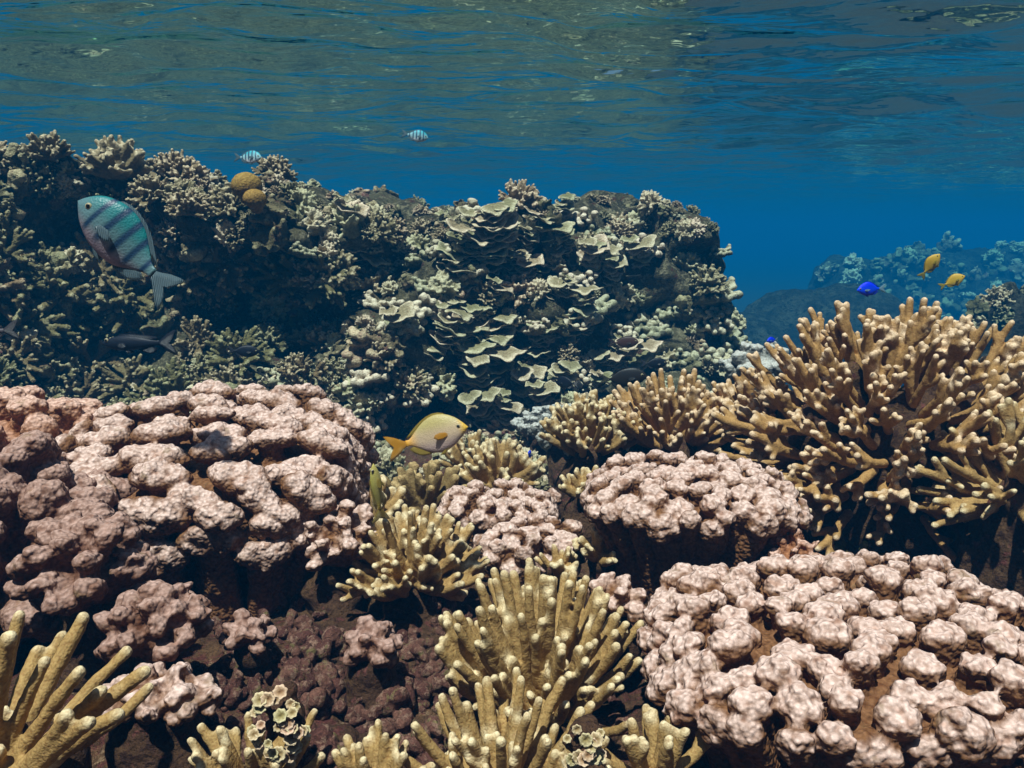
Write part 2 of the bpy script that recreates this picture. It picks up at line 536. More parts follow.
def far_mass(name, blobs, voxel, seed, amp, label=None):
    S = Shape()
    for c, r in blobs: add_ball(S, c, r, nu=20, nv=14)
    me = remesh(S, voxel, 4)
    v = get_v(me); n = get_n(me)
    v = v + n * (amp * vnoise(v, amp * 6, seed) + 0.5 * amp * vnoise(v, amp * 2.4, seed + 1) + 0.45 * amp * (0.6 - worley(v, amp * 1.1, seed + 2)) + 0.25 * amp * (0.6 - worley(v, amp * 0.5, seed + 3)))[:, None]
    set_v(me, v)
    tag(link_mesh(name, me, M['far']), kind='structure')
R_ = random.Random(12)
bl = []
for px, py, Y, r in ((850, 262, 9, .55), (880, 258, 9.5, .5), (905, 250, 9.6, .5), (935, 245, 9.8, .55), (965, 244, 10, .6), (1000, 240, 10, .6), (1040, 240, 10, .7), (1090, 238, 10, .8), (1150, 240, 10, .9),
                     (900, 285, 9, .6), (950, 290, 9, .6), (1010, 290, 9, .7), (1080, 290, 9, .7)):
    Y *= 2.0; r *= 1.7
    c = at(px, py, Y)
    H = (c.z + 3.0) / 2; bl.append(((c.x, c.y + 0.6, c.z - H), (r, r, H)))
far_mass('distant_reef_hill', bl, 0.08, 51, 0.26)
bl = []
for px, py, Y, r in ((1010, 285, 4.2, .22), (1050, 275, 4.3, .3), (1100, 272, 4.4, .4), (985, 300, 4.1, .16)):
    c = at(px, py, Y)
    H = (c.z + 2.9) / 2; bl.append(((c.x, c.y, c.z - H), (r * 1.15, r * 1.15, H)))
far_mass('side_reef_hill', bl, 0.022, 61, 0.11)
bl = []
for px, py, Y, r in ((800, 288, 11.5, 1.0), (850, 284, 11.5, 1.1), (745, 312, 11.0, 0.9)):
    c = at(px, py, Y)
    H = (c.z + 3.2) / 2; bl.append(((c.x, c.y, c.z - H), (r * 1.1, r * 1.1, H)))
far_mass('smooth_sea_hill', bl, 0.07, 71, 0.03)

# ------------------------------------------------------------------ coral builders (each returns mesh data in local space, base near the origin)
def frame_dir(d, seed_v=Vector((0, 0, 1))):
    return d.normalized()

def finger_mesh(R, n, fr, seed, polar=80, squash=(1, 1, 1), up=0.35, length=None, voxel=0.0026, split=0.5, core=0.45, tips_extra=2, lean=(0, 0, 0), bumpy=0.0006, tipc=0.5, bend=0.4, sidelen=7, corelo=0.5):
    """bush of blunt fingers: R radius, n main branches, fr finger radius"""
    r = random.Random(seed)
    S = Shape(); tips = []
    lean = Vector(lean)
    ga = math.pi * (3 - math.sqrt(5))
    cz = math.cos(math.radians(polar))
    for i in range(n):
        t = (i + 0.5) / n
        z = 1 - (1 - cz) * t
        a = ga * i + r.uniform(-0.35, 0.35)
        z = min(1, max(cz, z + r.uniform(-0.05, 0.05)))
        s = math.sqrt(max(0, 1 - z * z))
        d = Vector((s * math.cos(a), s * math.sin(a), z)) + lean
        d.normalize()
        rr = R * r.uniform(0.84, 1.06)
        p0 = Vector((d.x * squash[0], d.y * squash[1], d.z * squash[2])) * rr * core * r.uniform(corelo, 1)
        p1 = Vector((d.x * squash[0], d.y * squash[1], d.z * squash[2])) * rr
        L_ = (p1 - p0).length
        g = d.copy()
        pts = [p0]; steps = 5
        dirn = (p1 - p0).normalized()
        ksp = int(round(steps * split + r.uniform(-0.6, 0.6))); ksp = max(1, min(steps - 2, ksp))
        p = p0.copy(); path = []
        side = Vector((r.uniform(-1, 1), r.uniform(-1, 1), r.uniform(-1, 1)))
        side = (side - dirn * side.dot(dirn)).normalized() * r.uniform(0.05, bend)
        for k in range(steps):
            t2 = (k + 1) / steps
            dv = (dirn + Vector((0, 0, up * t2)) + side * math.sin(t2 * 3.0)).normalized()
            p = p + dv * (L_ / steps)
            path.append((p.copy(), dv))
        pts += [q for q, _ in path]
        f = fr * r.uniform(0.88, 1.12)
        rad = [f * (1.30 - 0.34 * (k / steps)) for k in range(steps + 1)]
        rad[-1] = f * 0.90
        add_chain(S, pts, rad)
        tips.append(path[-1][0] + path[-1][1] * f)
        nb = tips_extra if r.random() < 0.75 else max(0, tips_extra - 1)
        for b in range(nb):
            k = max(0, min(steps - 2, ksp - 1 + b % 2))
            q, dv = path[k]
            o = dv.orthogonal().normalized()
            o = Matrix.Rotation(r.uniform(0, 6.28), 3, dv) @ o
            nd = (dv + o * r.uniform(0.6, 1.0) + Vector((0, 0, up * 0.6))).normalized()
            bl_ = (L_ * (1 - (k + 1) / steps)) * r.uniform(0.7, 1.0)
            bl_ = min(max(bl_, fr * 2.2), fr * sidelen)
            q1 = q + nd * bl_ * 0.5
            nd2 = (nd + dv * 0.45 + Vector((0, 0, up * 0.4))).normalized()
            q2 = q1 + nd2 * bl_ * 0.5
            f2 = f * r.uniform(0.85, 1.0)
            add_chain(S, [q, q1, q2], [f2 * 1.15, f2, f2 * 0.9])
            tips.append(q2 + nd2 * f2)
            if r.random() < 0.22:
                o2 = Matrix.Rotation(r.uniform(0, 6.28), 3, nd) @ nd.orthogonal().normalized()
                nd3 = (nd + o2 * 0.9).normalized()
                q3 = q1 + nd3 * bl_ * 0.45
                add_chain(S, [q1, q3], [f2, f2 * 0.85])
                tips.append(q3 + nd3 * f2)
    me = remesh(S, voxel, 3)
    v = get_v(me); nrm = get_n(me)
    d = near(v, tips)
    tip = np.clip(1 - d / (fr * 2.4), 0, 1) * (0.45 + tipc)
    v = v + nrm * (fr * 0.12 * vnoise(v, fr * 2.0, 5) + bumpy * vnoise(v, 0.005, 6))[:, None]
    set_v(me, v)
    attr(me, 'tip', np.clip(tip, 0, 1))
    return me

def lobed_mesh(rx, ry, h, lobe, seed, spacing=1.0, elong=1.3, along=0.0, polar=1.0, dome=0.35, voxel=0.0028, jitter=0.3, stem=0.55, nod=1.0, skirt=2, fill=1.0):
    """a crown of blunt lobes: rx, ry half sizes of the crown, h its height over the base, lobe = lobe radius"""
    r = random.Random(seed)
    S = Shape(); tops = []
    pts = []
    step = lobe * 2.0 * spacing
    tries = int(14 * (rx * ry) / (step * step)) * 60
    for t_ in range(tries):
        sq = 1.0 if t_ < tries * 0.6 else 0.80 if t_ < tries * 0.8 else 0.64
        a = r.uniform(0, 6.283); q = math.sqrt(r.random())
        x, y = q * math.cos(a) * rx, q * math.sin(a) * ry
        el = elong
        ok = True
        for (x2, y2, _q) in pts:
            dx, dy = x - x2, y - y2
            ca, sa = math.cos(along), math.sin(along)
            u, w = (dx * ca + dy * sa) / el, -dx * sa + dy * ca
            if u * u + w * w < step * step * sq: ok = False; break
        if ok: pts.append((x, y, q))
    ca, sa = math.cos(along), math.sin(along)
    def met(dx, dy): return math.hypot((dx * ca + dy * sa) / elong, -dx * sa + dy * ca)
    for i_, (x, y, q) in enumerate(pts):
        z = h * (1 - dome * q * q) + r.uniform(-0.22, 0.16) * lobe * 2
        nn = min([met(x - b[0], y - b[1]) for k_, b in enumerate(pts) if k_ != i_] + [lobe * 2.6])
        L0 = nn * 0.5 * r.choice((0.98, 1.03, 1.08, 1.2)) * fill
        rot = Matrix.Rotation(along + r.uniform(-0.25, 0.25), 3, 'Z')
        el = elong * r.uniform(0.85, 1.1)
        nb = max(5, int(r.choice((6, 7, 8)) * (0.6 + 0.4 * el)))
        add_ball(S, (x, y, z - L0 * 0.75), (L0 * 0.86 * el, L0 * 0.86, L0 * 0.70), rot)
        for k in range(nb):     # a pad knotted of overlapping balls
            aa = 6.283 * k / nb + r.uniform(-0.3, 0.3); qq = L0 * r.uniform(0.45, 0.62)
            off = rot @ Vector((math.cos(aa) * qq * el, math.sin(aa) * qq, r.uniform(-0.20, 0.08) * L0))
            rr = L0 * r.uniform(0.38, 0.52)
            add_ball(S, (x + off.x, y + off.y, z + off.z - rr * 1.1), (rr, rr, rr))
            tops.append((x + off.x, y + off.y, z + off.z - rr * 0.2))
        tops.append((x, y, z - L0 * 0.1))
        base = Vector((x * stem, y * stem, h * 0.08))
        add_chain(S, [Vector((x, y, z - L0 * 0.9)), Vector((x * (0.35 + 0.65 * stem), y * (0.35 + 0.65 * stem), z - (z - base.z) * 0.5)), base],
                  [L0 * 0.84, L0 * 0.84, L0 * 0.9], 10)
    # rim lobes hanging lower
    nrim = int(2 * math.pi * (rx + ry) / 2 / (lobe * 2.3))
    for lv in range(skirt):
        for k in range(nrim):
            if r.random() < 0.35: continue
            a = 6.283 * (k + 0.5 * lv) / nrim + r.uniform(-0.1, 0.1)
            qx, qy = rx * (0.98 - 0.10 * lv) * math.cos(a), ry * (0.98 - 0.10 * lv) * math.sin(a)
            z = h * (1 - dome) - lobe * (1.0 + 1.5 * lv) + r.uniform(-0.4, 0.4) * lobe
            if z < 0: continue
            rr = lobe * r.uniform(0.55, 0.85)
            add_ball(S, (qx, qy, z), (rr, rr, rr * 0.9))
            add_ball(S, (qx * 0.9, qy * 0.9, z - rr), (rr * 1.1, rr * 1.1, rr * 1.2))
            tops.append((qx, qy, z + rr * 0.3))
    # the body
    bt = h * (1 - dome * 0.3) - lobe * 1.25          # the body under the pads
    add_ball(S, (0, 0, bt - h * 0.24), (rx * 0.84, ry * 0.84, h * 0.24), nu=24, nv=16)
    add_ball(S, (0, 0, bt * 0.4), (rx * stem * 0.9, ry * stem * 0.9, bt * 0.5), nu=24, nv=16)
    me = remesh(S, voxel, 2)
    v = get_v(me); n = get_n(me)
    v = v + n * (nod * (lobe * 0.12 * (0.55 - worley(v, lobe * 0.8, seed)) + 0.0050 * (0.45 - worley(v, 0.0105, seed + 1)) + 0.0012 * vnoise(v, 0.005, 9)) + 0.003 * vnoise(v, 0.03, 7))[:, None]
    d = near(v, tops)
    tip = np.clip(1.25 - d / (lobe * 1.25), 0, 1)
    set_v(me, v)
    n = get_n(me)
    # paler on faces turned up, darker on sides and undersides
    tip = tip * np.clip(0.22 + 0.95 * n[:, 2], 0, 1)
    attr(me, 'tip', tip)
    return me

def packed_mesh(rx, ry, rz, lobe, seed, depth=0.15, elong=1.2, polar=112, power=2.8, foot=0.5, voxel=0.0024, close=1.80, fill=1.05):
    """flat topped dome packed with cauliflower pads, drawn out below into fluted columns"""
    r = random.Random(seed); S = Shape(); tops = []; pts = []
    cz = math.cos(math.radians(polar))
    def surf(d):
        k = (abs(d.x) ** power + abs(d.y) ** power + abs(d.z) ** power) ** (-1 / power)
        return Vector((d.x * k * rx, d.y * k * ry, d.z * k * rz))
    step = lobe * close
    darts = []
    for t in range(9000):
        z = r.uniform(cz, 1); a = r.uniform(0, 6.2832); q = math.sqrt(1 - z * z)
        if t % 2:      # even cover of the wide top
            a2 = r.uniform(0, 6.2832); q2 = math.sqrt(r.random()) * 0.98
            d = Vector((q2 * math.cos(a2), q2 * math.sin(a2), math.sqrt(1 - q2 * q2) * 0.9))
        else: d = Vector((q * math.cos(a), q * math.sin(a), z))
        darts.append(surf(d))
    P_ = np.zeros((0, 3)); sc_ = np.array([1 / elong, 1, 1])
    for t, p in enumerate(darts):
        lim = step * (1.0 if t < 5500 else 0.82 if t < 7500 else 0.68)
        v = np.array(p)
        if len(P_) and (((P_ - v) * sc_) ** 2).sum(1).min() < lim * lim: continue
        P_ = np.vstack([P_, v])
    for i, v in enumerate(P_):
        c = Vector(v)
        nrm = Vector((math.copysign(abs(c.x / rx) ** (power - 1), c.x) / rx, math.copysign(abs(c.y / ry) ** (power - 1), c.y) / ry, math.copysign(abs(c.z / rz) ** (power - 1), c.z) / rz)).normalized()
        if c.z < 0: nrm = (nrm + Vector((0, 0, 0.5))).normalized()
        dd = np.sqrt((((P_ - v) * sc_) ** 2).sum(1)); dd[i] = 9
        ds = np.sort(dd)[:3]
        L0 = min(0.35 * ds[0] + 0.35 * ds[1] + 0.30 * ds[2], lobe * 2.4) * 0.5 * r.choice((1.0, 1.06, 1.12, 1.25)) * fill
        c = c + nrm * r.uniform(-0.35, 0.55) * lobe
        t1 = Vector((1, 0, 0)) - nrm * nrm.x; t1.normalize(); t2 = nrm.cross(t1)
        rot = Matrix((t1, t2, nrm)).transposed() @ Matrix.Rotation(r.uniform(-0.35, 0.35), 3, 'Z')
        el = 1 + (elong - 1) * r.uniform(0.7, 1.2)
        add_ball(S, c - nrm * L0 * 0.7, (L0 * 0.86 * el, L0 * 0.86, L0 * 0.66), rot)
        nb = int(r.choice((8, 9, 10)) * (0.55 + 0.45 * el))
        for k in range(nb):
            ring = k < nb * 0.7
            aa = 6.2832 * k / max(1, nb * 0.7) + r.uniform(-0.3, 0.3) if ring else r.uniform(0, 6.28)
            qq = L0 * (r.uniform(0.44, 0.56) if ring else r.uniform(0.1, 0.4))
            off = rot @ Vector((math.cos(aa) * qq * el, math.sin(aa) * qq, L0 * (r.uniform(-0.42, -0.15) if ring else r.uniform(-0.18, 0.0))))
            rr = L0 * r.uniform(0.34, 0.46)
            add_ball(S, c + off - nrm * rr * 0.5, rr, None, 10, 7)
            tops.append(tuple(c + off + nrm * rr * 0.3))
        tops.append(tuple(c))
        tgt = Vector((c.x * foot, c.y * foot, -depth * r.uniform(0.85, 1.05)))
        mid = Vector((c.x * (0.45 + 0.5 * foot), c.y * (0.45 + 0.5 * foot), min(c.z - L0, c.z * 0.4 - depth * 0.35)))
        add_chain(S, [c - nrm * L0, mid, tgt], [L0 * 0.8, L0 * 0.74, L0 * 0.85], 10)
    k_ = 1 - 1.15 * lobe / min(rx, ry)
    k_ -= 0.03
    # the body under the pads
    vv, ff = sphere_tpl(28, 18)
    bv = np.array([tuple(surf(Vector(q))) for q in vv]) * np.array([k_, k_, max(0.35, 1 - 1.45 * lobe / rz)])
    lowm = bv[:, 2] < 0
    bv[lowm, 0] *= 0.9; bv[lowm, 1] *= 0.9
    S.add(bv, ff)
    me = remesh(S, voxel, 2)
    v = get_v(me); n = get_n(me)
    v = v + n * (0.0022 * (0.5 - worley(v, 0.0065, seed + 1)) + 0.0010 * vnoise(v, 0.0055, 9) + 0.0035 * vnoise(v, 0.026, 7))[:, None]
    d = near(v, tops); set_v(me, v); n = get_n(me)
    attr(me, 'tip', np.clip(1.45 - d / (lobe * 0.52), 0, 1) * np.clip(0.30 + 0.9 * n[:, 2], 0, 1))  # colour darkened in crevices and on downturned faces through tip
    return me

def knobby_mesh(R, n_, lobe, seed, squash=(1, 1, 1), polar=100, voxel=0.0028):
    """rounded mound of separate knobs on short necks"""
    r = random.Random(seed); S = Shape(); tops = []
    ga = math.pi * (3 - math.sqrt(5)); cz = math.cos(math.radians(polar))
    for i in range(n_):
        z = 1 - (1 - cz) * (i + 0.5) / n_ + r.uniform(-0.04, 0.04)
        z = max(-1, min(1, z)); s_ = math.sqrt(1 - z * z); a = ga * i + r.uniform(-0.3, 0.3)
        d = Vector((s_ * math.cos(a) * squash[0], s_ * math.sin(a) * squash[1], z * squash[2]))
        rr0 = lobe * r.uniform(0.75, 1.25)
        c = d * R * r.uniform(0.86, 1.06)
        dn = d.normalized()
        nb = r.choice((4, 5, 6))
        for k in range(nb):
            off = Vector((r.uniform(-1, 1), r.uniform(-1, 1), r.uniform(-0.5, 0.6))) * rr0 * (0.55 if k else 0)
            rr = rr0 * (0.75 if k == 0 else r.uniform(0.42, 0.62))
            add_ball(S, c + off, (rr, rr, rr * 0.9)); tops.append(tuple(c + off + dn * rr * 0.5))
        add_chain(S, [c, c * 0.45], [rr0 * 0.72, rr0 * 0.85], 10)
    add_ball(S, (0, 0, 0), (R * 0.62 * squash[0], R * 0.62 * squash[1], R * 0.62 * squash[2]), nu=20, nv=14)
    me = remesh(S, voxel, 2)
    v = get_v(me); n = get_n(me)
    v = v + n * (lobe * 0.12 * (0.55 - worley(v, lobe * 0.8, seed)) + 0.0050 * (0.45 - worley(v, 0.0105, seed + 1)) + 0.0012 * vnoise(v, 0.005, 9) + 0.003 * vnoise(v, 0.03, 7))[:, None]
    d = near(v, tops); set_v(me, v); n = get_n(me)
    attr(me, 'tip', np.clip(1.3 - d / (lobe * 1.2), 0, 1) * np.clip(0.22 + 0.95 * n[:, 2], 0, 1))  # knobs paler on upturned faces, darker between and below
    return me

def stalk_mesh(rx, ry, h, seed):
    """the dead trunk a colony stands on"""
    S = Shape(); r = random.Random(seed)
    for k in range(9):
        a = 6.283 * k / 9 + r.uniform(-0.3, 0.3)
        add_ball(S, (rx * 0.45 * math.cos(a), ry * 0.45 * math.sin(a), h * r.uniform(0.3, 0.5)), (rx * r.uniform(0.3, 0.5), ry * r.uniform(0.3, 0.5), h * r.uniform(0.45, 0.6)))
    add_ball(S, (0, 0, h * 0.35), (rx * 0.7, ry * 0.7, h * 0.6), nu=20, nv=14)
    me = remesh(S, 0.006, 3)
    v = get_v(me); n = get_n(me)
    v = v + n * (0.022 * vnoise(v, 0.07, seed) + 0.012 * vnoise(v, 0.028, seed + 1) + 0.007 * (0.6 - worley(v, 0.02, seed)))[:, None]
    set_v(me, v)
    return me

def ground_at(x, y): return float(ground_z(x, y))

def lobed(name, px, py, Y, w_px, depth, label, mat='lobed', lobe=0.03, seed=1, stalk=True, cat='coral', tilt=(0, 0, 0), dz=0.0, hgt=None, **kw):
    """px,py = middle of the crown's top, Y its distance, w_px its width in pixels, depth its front to back size in metres"""
    c = at(px, py, Y)
    g = ground_at(c.x, c.y) - 0.03
    rx = w_px * Y / F / 2; ry = depth / 2
    top = c.z + dz
    h = hgt or min(top - g, max(rx * 0.9, lobe * 4))
    o = empty(name, (c.x, c.y, g))
    tag(o, label, cat)
    cr = link_mesh('crown', lobed_mesh(rx - lobe * 0.4, ry - lobe * 0.4, h, lobe, seed, **kw), M[mat], o)
    cr.location = (0, 0, top - h - g)
    cr.rotation_euler = tilt
    if stalk:
        st = link_mesh('stalk', stalk_mesh(rx * 0.9, ry * 0.9, (top - h - g) + h * 0.55, seed + 5), M['stalk'], o)
    return o

def finger(name, px, py, Y, R, n, fr, label, mat='finger', seed=1, base=True, btop=None, **kw):
    """px,py = the point the fingers spread from, Y its distance"""
    c = at(px, py, Y)
    g = ground_at(c.x, c.y) - 0.03
    o = empty(name, (c.x, c.y, min(g, c.z - 0.02)))
    tag(o, label, 'coral')
    b = link_mesh('branches', finger_mesh(R, n, fr, seed, **kw), M[mat], o)
    b.location = (0, 0, c.z - o.location.z)
    if base:
        hh = (c.z - o.location.z) + 0.0
        sq = kw.get('squash', (1, 1, 1))
        link_mesh('base', stalk_mesh(R * 0.68 * sq[0], R * 0.62 * sq[1], (hh * 1.15 + R * 0.12) if btop is None else (hh + R * btop) / 0.95, seed + 3), M['stalk'], o)
    return o

# ------------------------------------------------------------------ foreground corals
def knobby(name, px, py, Y, R, n_, lobe, label, mat='lobed', seed=1, **kw):
    """px,py = middle of the mound, R its radius"""
    c = at(px, py, Y); g = ground_at(c.x, c.y) - 0.03
    o = empty(name, (c.x, c.y, min(g, c.z - 0.01))); tag(o, label, 'coral')
    b = link_mesh('crown', knobby_mesh(R, n_, lobe, seed, **kw), M[mat], o); b.location = (0, 0, c.z - o.location.z)
    sq = kw.get('squash', (1, 1, 1))
    link_mesh('stalk', stalk_mesh(R * 0.6 * sq[0], R * 0.6 * sq[1], max(0.03, (c.z - o.location.z)), seed + 5), M['stalk'], o)
    return o

def packed(name, px, py, Y, rx, ry, rz, label, mat='lobed', lobe=0.024, seed=1, tilt=(0, 0, 0), **kw):
    """px,py = middle of the crown's top"""
    c = at(px, py, Y); g = ground_at(c.x, c.y) - 0.03
    o = empty(name, (c.x, c.y, g)); tag(o, label, 'coral')
    cz = c.z - rz
    b = link_mesh('crown', packed_mesh(rx, ry, rz, lobe, seed, **kw), M[mat], o)
    b.location = (0, 0, cz - g); b.rotation_euler = tilt
    link_mesh('stalk', stalk_mesh(rx * 0.75, ry * 0.75, max(0.05, cz - g), seed + 5), M['stalk'], o)
    return o

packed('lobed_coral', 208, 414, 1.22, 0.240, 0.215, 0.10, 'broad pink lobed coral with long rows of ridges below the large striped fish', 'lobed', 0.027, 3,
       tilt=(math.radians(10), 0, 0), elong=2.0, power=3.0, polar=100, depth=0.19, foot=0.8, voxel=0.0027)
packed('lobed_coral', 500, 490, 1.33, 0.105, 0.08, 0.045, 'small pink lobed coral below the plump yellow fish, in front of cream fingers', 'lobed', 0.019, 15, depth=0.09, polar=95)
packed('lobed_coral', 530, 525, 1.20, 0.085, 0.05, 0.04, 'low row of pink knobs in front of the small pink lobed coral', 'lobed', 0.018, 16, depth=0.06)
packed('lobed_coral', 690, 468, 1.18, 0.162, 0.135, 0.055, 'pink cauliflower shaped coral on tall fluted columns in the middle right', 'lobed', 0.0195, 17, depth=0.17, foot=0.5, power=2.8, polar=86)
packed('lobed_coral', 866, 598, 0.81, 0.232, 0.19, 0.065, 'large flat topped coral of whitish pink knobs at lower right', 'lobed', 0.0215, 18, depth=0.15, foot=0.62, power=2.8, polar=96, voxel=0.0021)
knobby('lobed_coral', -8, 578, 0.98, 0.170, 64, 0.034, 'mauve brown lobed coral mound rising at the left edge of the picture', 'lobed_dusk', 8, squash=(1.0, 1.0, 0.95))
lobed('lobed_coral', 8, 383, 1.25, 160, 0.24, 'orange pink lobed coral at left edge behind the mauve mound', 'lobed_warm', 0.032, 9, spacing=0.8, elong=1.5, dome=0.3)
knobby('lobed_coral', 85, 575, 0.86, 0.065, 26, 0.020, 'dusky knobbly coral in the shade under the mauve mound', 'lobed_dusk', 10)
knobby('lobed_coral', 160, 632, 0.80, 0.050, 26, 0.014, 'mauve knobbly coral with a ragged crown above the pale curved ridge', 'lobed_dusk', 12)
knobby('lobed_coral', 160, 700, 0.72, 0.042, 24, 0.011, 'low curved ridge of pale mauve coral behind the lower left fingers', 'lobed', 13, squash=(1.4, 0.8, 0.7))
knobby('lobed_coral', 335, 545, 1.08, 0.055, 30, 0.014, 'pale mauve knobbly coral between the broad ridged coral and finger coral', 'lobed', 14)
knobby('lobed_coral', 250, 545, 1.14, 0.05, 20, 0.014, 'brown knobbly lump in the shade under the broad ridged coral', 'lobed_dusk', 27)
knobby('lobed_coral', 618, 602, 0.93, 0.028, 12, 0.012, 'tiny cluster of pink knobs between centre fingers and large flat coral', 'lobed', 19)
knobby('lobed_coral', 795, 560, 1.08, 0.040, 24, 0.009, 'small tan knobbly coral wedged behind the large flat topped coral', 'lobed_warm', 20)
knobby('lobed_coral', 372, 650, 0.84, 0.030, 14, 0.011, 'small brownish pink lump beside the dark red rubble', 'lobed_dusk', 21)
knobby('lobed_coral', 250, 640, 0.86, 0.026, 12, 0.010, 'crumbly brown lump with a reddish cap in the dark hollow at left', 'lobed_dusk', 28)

finger('finger_coral', 893, 452, 1.42, 0.28, 320, 0.0066, 'large dome of orange tan finger coral at right under the blue fish', 'finger_orange', 31, polar=118, squash=(1.12, 1.0, 0.98), up=0.4, core=0.66, split=0.45, bend=0.75, tips_extra=3, sidelen=6, voxel=0.0024, corelo=0.85, btop=0.48)
finger('finger_coral', 1015, 500, 1.20, 0.16, 60, 0.0064, 'tan finger coral with spread arms at the right edge', 'finger', 33, polar=105, up=0.1, core=0.3, split=0.3, tips_extra=2)
finger('finger_coral', 752, 430, 1.60, 0.12, 60, 0.0064, 'tan finger coral left of the large orange tan dome', 'finger_orange', 34, polar=85, up=0.5, core=0.3)
finger('finger_coral', 672, 450, 1.60, 0.165, 62, 0.0066, 'tan finger coral with tall forked arms right behind the pink cauliflower coral', 'finger_orange', 35, polar=80, up=0.55, core=0.3, split=0.35)
finger('finger_coral', 592, 455, 1.62, 0.13, 70, 0.0060, 'dense cream finger coral below the dark fish', 'finger', 36, polar=80, up=0.5, core=0.35)
finger('finger_coral', 500, 490, 1.55, 0.105, 60, 0.0066, 'short cream finger coral just right of the plump yellow fish', 'finger', 37, polar=80, up=0.4, core=0.5, tips_extra=1)
finger('finger_coral', 425, 516, 1.42, 0.10, 44, 0.0082, 'olive knobbly finger coral under the tail of the plump yellow fish', 'olive_knob', 38, polar=85, up=0.2, core=0.5, tips_extra=1)
finger('finger_coral', 412, 590, 1.08, 0.125, 56, 0.0058, 'cream finger coral with spread arms right of the pale mauve knobs', 'finger', 39, polar=82, up=0.4, core=0.25, split=0.3)
finger('finger_coral', 372, 525, 1.25, 0.08, 22, 0.0072, 'cream finger coral behind the upright yellow fish', 'finger', 40, polar=80, up=0.4, core=0.3)
finger('finger_coral', 540, 712, 0.86, 0.170, 95, 0.0056, 'dense upright tan finger coral in the centre foreground', 'finger_green', 41, polar=74, squash=(0.92, 1.0, 0.98), up=0.8, core=0.35, split=0.25, voxel=0.0021, tips_extra=1)
finger('finger_coral', 500, 812, 0.68, 0.13, 26, 0.0054, 'forked tan finger coral at the bottom centre before the dense one', 'finger_green', 42, polar=70, up=0.6, core=0.15, split=0.2, voxel=0.002)
finger('finger_coral', 655, 790, 0.68, 0.08, 13, 0.0054, 'small forked finger coral beside the dark hole at bottom right of centre', 'finger_green', 43, polar=65, up=0.4, core=0.15, voxel=0.002)
finger('finger_coral', -25, 815, 0.54, 0.155, 32, 0.0058, 'thick tan fingers filling the lower left corner', 'finger_green', 44, polar=72, up=0.05, core=0.12, split=0.2, lean=(0.3, 0, 0.1), voxel=0.002, tips_extra=1)
finger('finger_coral', 258, 805, 0.64, 0.085, 18, 0.0048, 'thin pale tipped fingers at the bottom left of centre', 'finger_green', 45, polar=66, up=0.5, core=0.15, voxel=0.002, tips_extra=1)
finger('finger_coral', 375, 808, 0.66, 0.075, 16, 0.0048, 'short row of tan fingers at the bottom edge left of the forked coral', 'finger_green', 46, polar=60, up=0.5, core=0.15, voxel=0.002, tips_extra=1)
finger('finger_coral', 770, 575, 1.20, 0.06, 16, 0.0062, 'small grey green finger coral in the gap behind the large flat coral', 'finger', 47, polar=75, up=0.4, core=0.3, tips_extra=1)

for i_, (px, py, Y, R, n_, fr, lab, mt) in enumerate((
    (600, 560, 1.15, 0.05, 16, 0.0055, 'small grey tan finger coral between the cauliflower shaped coral and the centre fingers', 'olive_knob'),
    (560, 575, 1.05, 0.04, 12, 0.0050, 'tiny cream finger coral under the low row of pink knobs', 'olive_knob'),
    (585, 500, 1.40, 0.06, 20, 0.0060, 'small cream finger coral between the small pink and the cauliflower shaped coral', 'finger'),
    (470, 470, 1.75, 0.09, 30, 0.0065, 'cream finger coral under the head of the plump yellow fish', 'finger'),
    (860, 560, 1.35, 0.07, 16, 0.0065, 'shaded finger coral in the dark under the orange tan dome', 'olive_knob'))):
    finger('finger_coral', px, py, Y, R, n_, fr, lab, 'finger' if i_ < 2 else mt, 60 + i_, polar=80, up=0.4, core=0.3, tips_extra=1)

# pale knobs behind the orange dome
lobed('knob_coral', 762, 338, 2.3, 75, 0.14, 'pale grey knobbly coral behind left side of the orange tan dome', 'pale', 0.019, 25, dome=0.5, elong=1.0, skirt=2, stalk=True, hgt=0.12)
lobed('knob_coral', 590, 408, 2.1, 120, 0.16, 'pale blue grey knobbly coral patch below the dark fish', 'pale', 0.018, 26, dome=0.4, elong=1.1, skirt=2, stalk=True, hgt=0.12)

lobed('knob_coral', 655, 400, 2.45, 130, 0.2, 'pale grey knobbly coral patch behind the largest of the dark fish', 'pale', 0.018, 29, dome=0.4, elong=1.1, skirt=1, hgt=0.12)
lobed('knob_coral', 560, 405, 2.5, 100, 0.2, 'pale grey knobbly coral patch under the navy blue round fish', 'pale', 0.016, 30, dome=0.4, elong=1.1, skirt=1, hgt=0.12)

